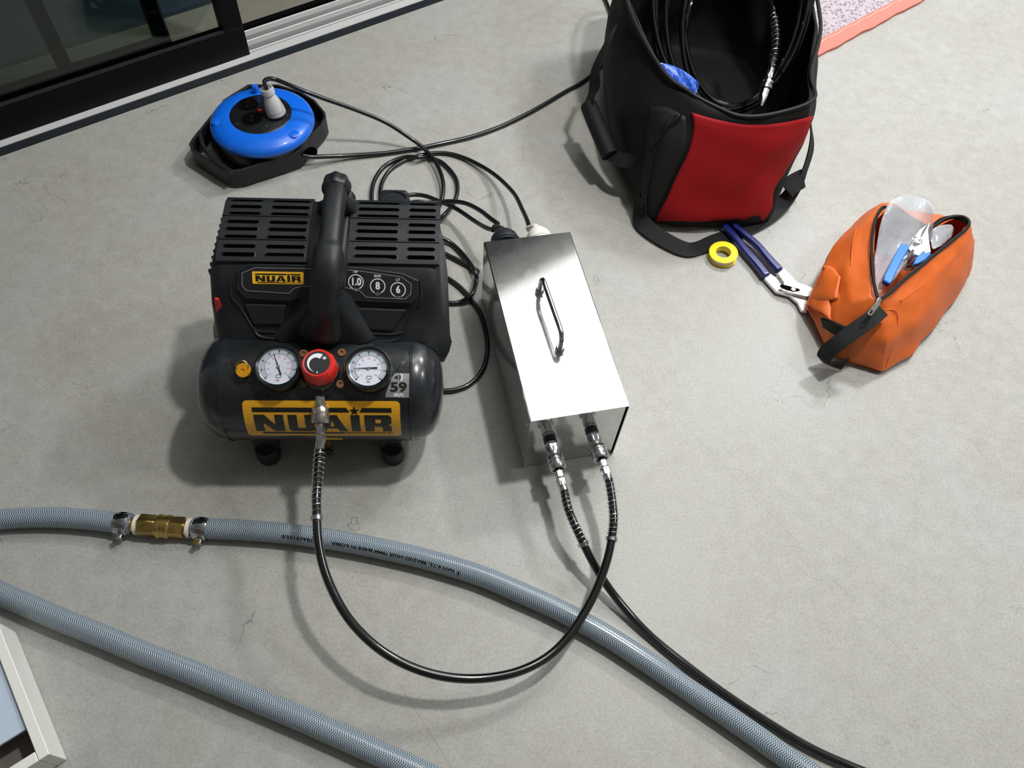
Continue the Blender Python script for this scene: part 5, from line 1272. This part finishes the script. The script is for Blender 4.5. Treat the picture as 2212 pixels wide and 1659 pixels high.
# carry loop
CN = (-.5, -.6, .6)
ribbon('carry_loop', [(1905, 668, .128, (0, -.4, .9)), (1880, 690, .118, (-.3, -.5, .8)), (1845, 715, .10, CN), (1812, 740, .08, CN), (1788, 760, .06, CN), (1780, 778, .044, (-.9, -.5, .1)), (1800, 783, .028, (-.3, -.9, -.2)), (1826, 786, .022, (0, -1, .2))], 0.030, 'webbing', pch, 0.003)
skin_patch('loop_anchor', pouch_skin, [[(1776, 686), (1800, 694), (1825, 704), (1850, 716)], [(1782, 708), (1800, 718), (1820, 728), (1836, 736)]], 'webbing', pch, off=0.003, thick=0.003, n=4)
rebase(pch)
# clear plastic bags in the pouch
def film(label, rows_px, zf):
    o = patch('plastic_bag', rows_px, zf, 'film', None, off=0.0, thick=0.0006); o.name = 'plastic_bag'
    tx3 = bpy.data.textures.new('film', 'CLOUDS'); tx3.noise_scale = 0.03; dm = o.modifiers.new('d', 'DISPLACE'); dm.texture = tx3; dm.strength = 0.010; dm.texture_coords = 'GLOBAL'
    return tag(o, label, 'plastic bag')
film('clear plastic bag standing up at the back of the orange pouch', [[(1925, 428), (1950, 420), (1980, 421), (2000, 432), (2020, 445)], [(1905, 470), (1935, 465), (1970, 465), (2000, 470), (2015, 480)], [(1892, 530), (1925, 525), (1960, 520), (1995, 515), (2020, 515)], [(1888, 590), (1915, 585), (1940, 575), (1965, 560), (1985, 550)], [(1893, 640), (1903, 630), (1912, 620), (1922, 612), (1930, 605)]], lambda i, j: [0.17, 0.152, 0.118, 0.100, 0.095][i]+0.008*sin(j*1.7+i))
film('small clear plastic bag corner beside the blade tips of the snips', [[(2012, 494), (2035, 484), (2060, 482)], [(2010, 515), (2035, 505), (2060, 500)], [(2010, 545), (2030, 535), (2056, 512)]], lambda i, j: [0.135, 0.125, 0.115][i]+0.005*(j == 1))

# ------------------------------------------------------------------ snips in the pouch
sn = root('pruning_snips', 'small steel snips with blue handles lying in the orange pouch', 'scissors', at(1965, 540, 0.12))
def sp2(name, px, z, h, m_, bev=0.0012):
    P_ = [at(x, y, z if not callable(z) else z(x, y)) for x, y in px]
    n = len(P_); vs = [p+V((0, 0, -h/2)) for p in P_]+[p+V((0, 0, h/2)) for p in P_]
    fs = [tuple(range(n-1, -1, -1)), tuple(range(n, 2*n))]+[(i, (i+1) % n, n+(i+1) % n, n+i) for i in range(n)]
    return link(name, me_from(name, vs, fs), m_, sn, bevel=bev)
zsn = lambda x, y: 0.128+0.030*(560-y)/100.0
sp2('blade', [(2009, 478), (2004, 500), (2006, 520), (2010, 545), (1998, 548), (1984, 528), (1990, 514), (2000, 496)], zsn, 0.003, 'steel', 0.0005)
sp2('blade', [(2002, 486), (1992, 500), (1986, 515), (1976, 512), (1985, 498)], lambda x, y: zsn(x, y)-0.004, 0.002, 'steel', 0.0004)
sp2('blade_plate', [(1975, 516), (1990, 513), (2000, 525), (2006, 542), (1992, 546), (1984, 554), (1974, 551), (1972, 540), (1966, 545), (1961, 538), (1968, 530)], zsn, 0.005, 'steel', 0.0008)
link('pivot_screw', lathe('pivot_screw', [(0.0068, 0), (0.0068, 0.002), (0.0050, 0.0028), (0.0025, 0.0028), (0.0025, 0.0014), (0, 0.0014)], frame_z(at(1983.5, 522, 0.145), (0, -.35, 1)), 24), 'nickel', sn)
sp2('handle', [(1944, 531), (1958, 530), (1963, 537), (1955, 552), (1944, 572), (1932, 596), (1926, 610), (1920, 618), (1906, 610), (1908, 598), (1920, 575), (1933, 550)], lambda x, y: zsn(x, y)-0.002, 0.012, 'snip_blue', 0.003)
sp2('handle', [(1988, 546), (2002, 544), (2010, 552), (1996, 566), (1980, 574), (1970, 576), (1976, 560)], lambda x, y: zsn(x, y)-0.004, 0.012, 'snip_blue', 0.003)
link('spring', tube('spring', [at(1966+10*cos(a*0.9)-2+a*0.0, 578+5*sin(a*0.9), 0.118+0.0007*a) for a in range(0, 15)], 0.0016, 6, 0.003)[0], 'black_satin', sn)
rebase(sn)

# ------------------------------------------------------------------ white framed panel, lower left corner
wb = root('framed_panel', 'low white frame with pale blue panel at the bottom left corner', 'framed panel', at(60, 1560))
HB = 0.056
e = at(146, 1641, 0.0); eT = at(35, 1365, 0.0)-e; Lx = eT.length; eT.normalize(); eS = V((-eT.y, eT.x, 0))
if eS.x > 0: eS = -eS
def WB(a, b, z): return e+eT*a+eS*b+V((0, 0, z))
def wbar(name, a0, a1, b0, b1, z0, z1, m_, bev=0.0015):
    vs = [WB(a, b, c) for a in (a0, a1) for b in (b0, b1) for c in (z0, z1)]
    return link(name, me_from(name, vs, [(0, 1, 3, 2), (4, 6, 7, 5), (0, 4, 5, 1), (2, 3, 7, 6), (0, 2, 6, 4), (1, 5, 7, 3)]), m_, wb, bevel=bev)
Wx = 0.34
wbar('frame_bar', 0, Lx, 0.0, 0.014, 0.001, HB, 'white_paint')
wbar('frame_bar', 0, Lx, Wx-0.014, Wx, 0.001, HB, 'white_paint')
wbar('frame_bar', Lx-0.014, Lx, 0.0142, Wx-0.0142, 0.001, HB, 'white_paint')
wbar('frame_bar', 0.0, 0.014, 0.0142, Wx-0.0142, 0.001, HB, 'white_paint')
wbar('pale_panel', 0.050, Lx-0.0142, 0.0142, Wx-0.0142, HB-0.012, HB-0.006, 'pale_blue')
wbar('frame_bottom', 0.0142, Lx-0.0142, 0.0142, Wx-0.0142, 0.001, 0.006, 'dark_brown')
rebase(wb)
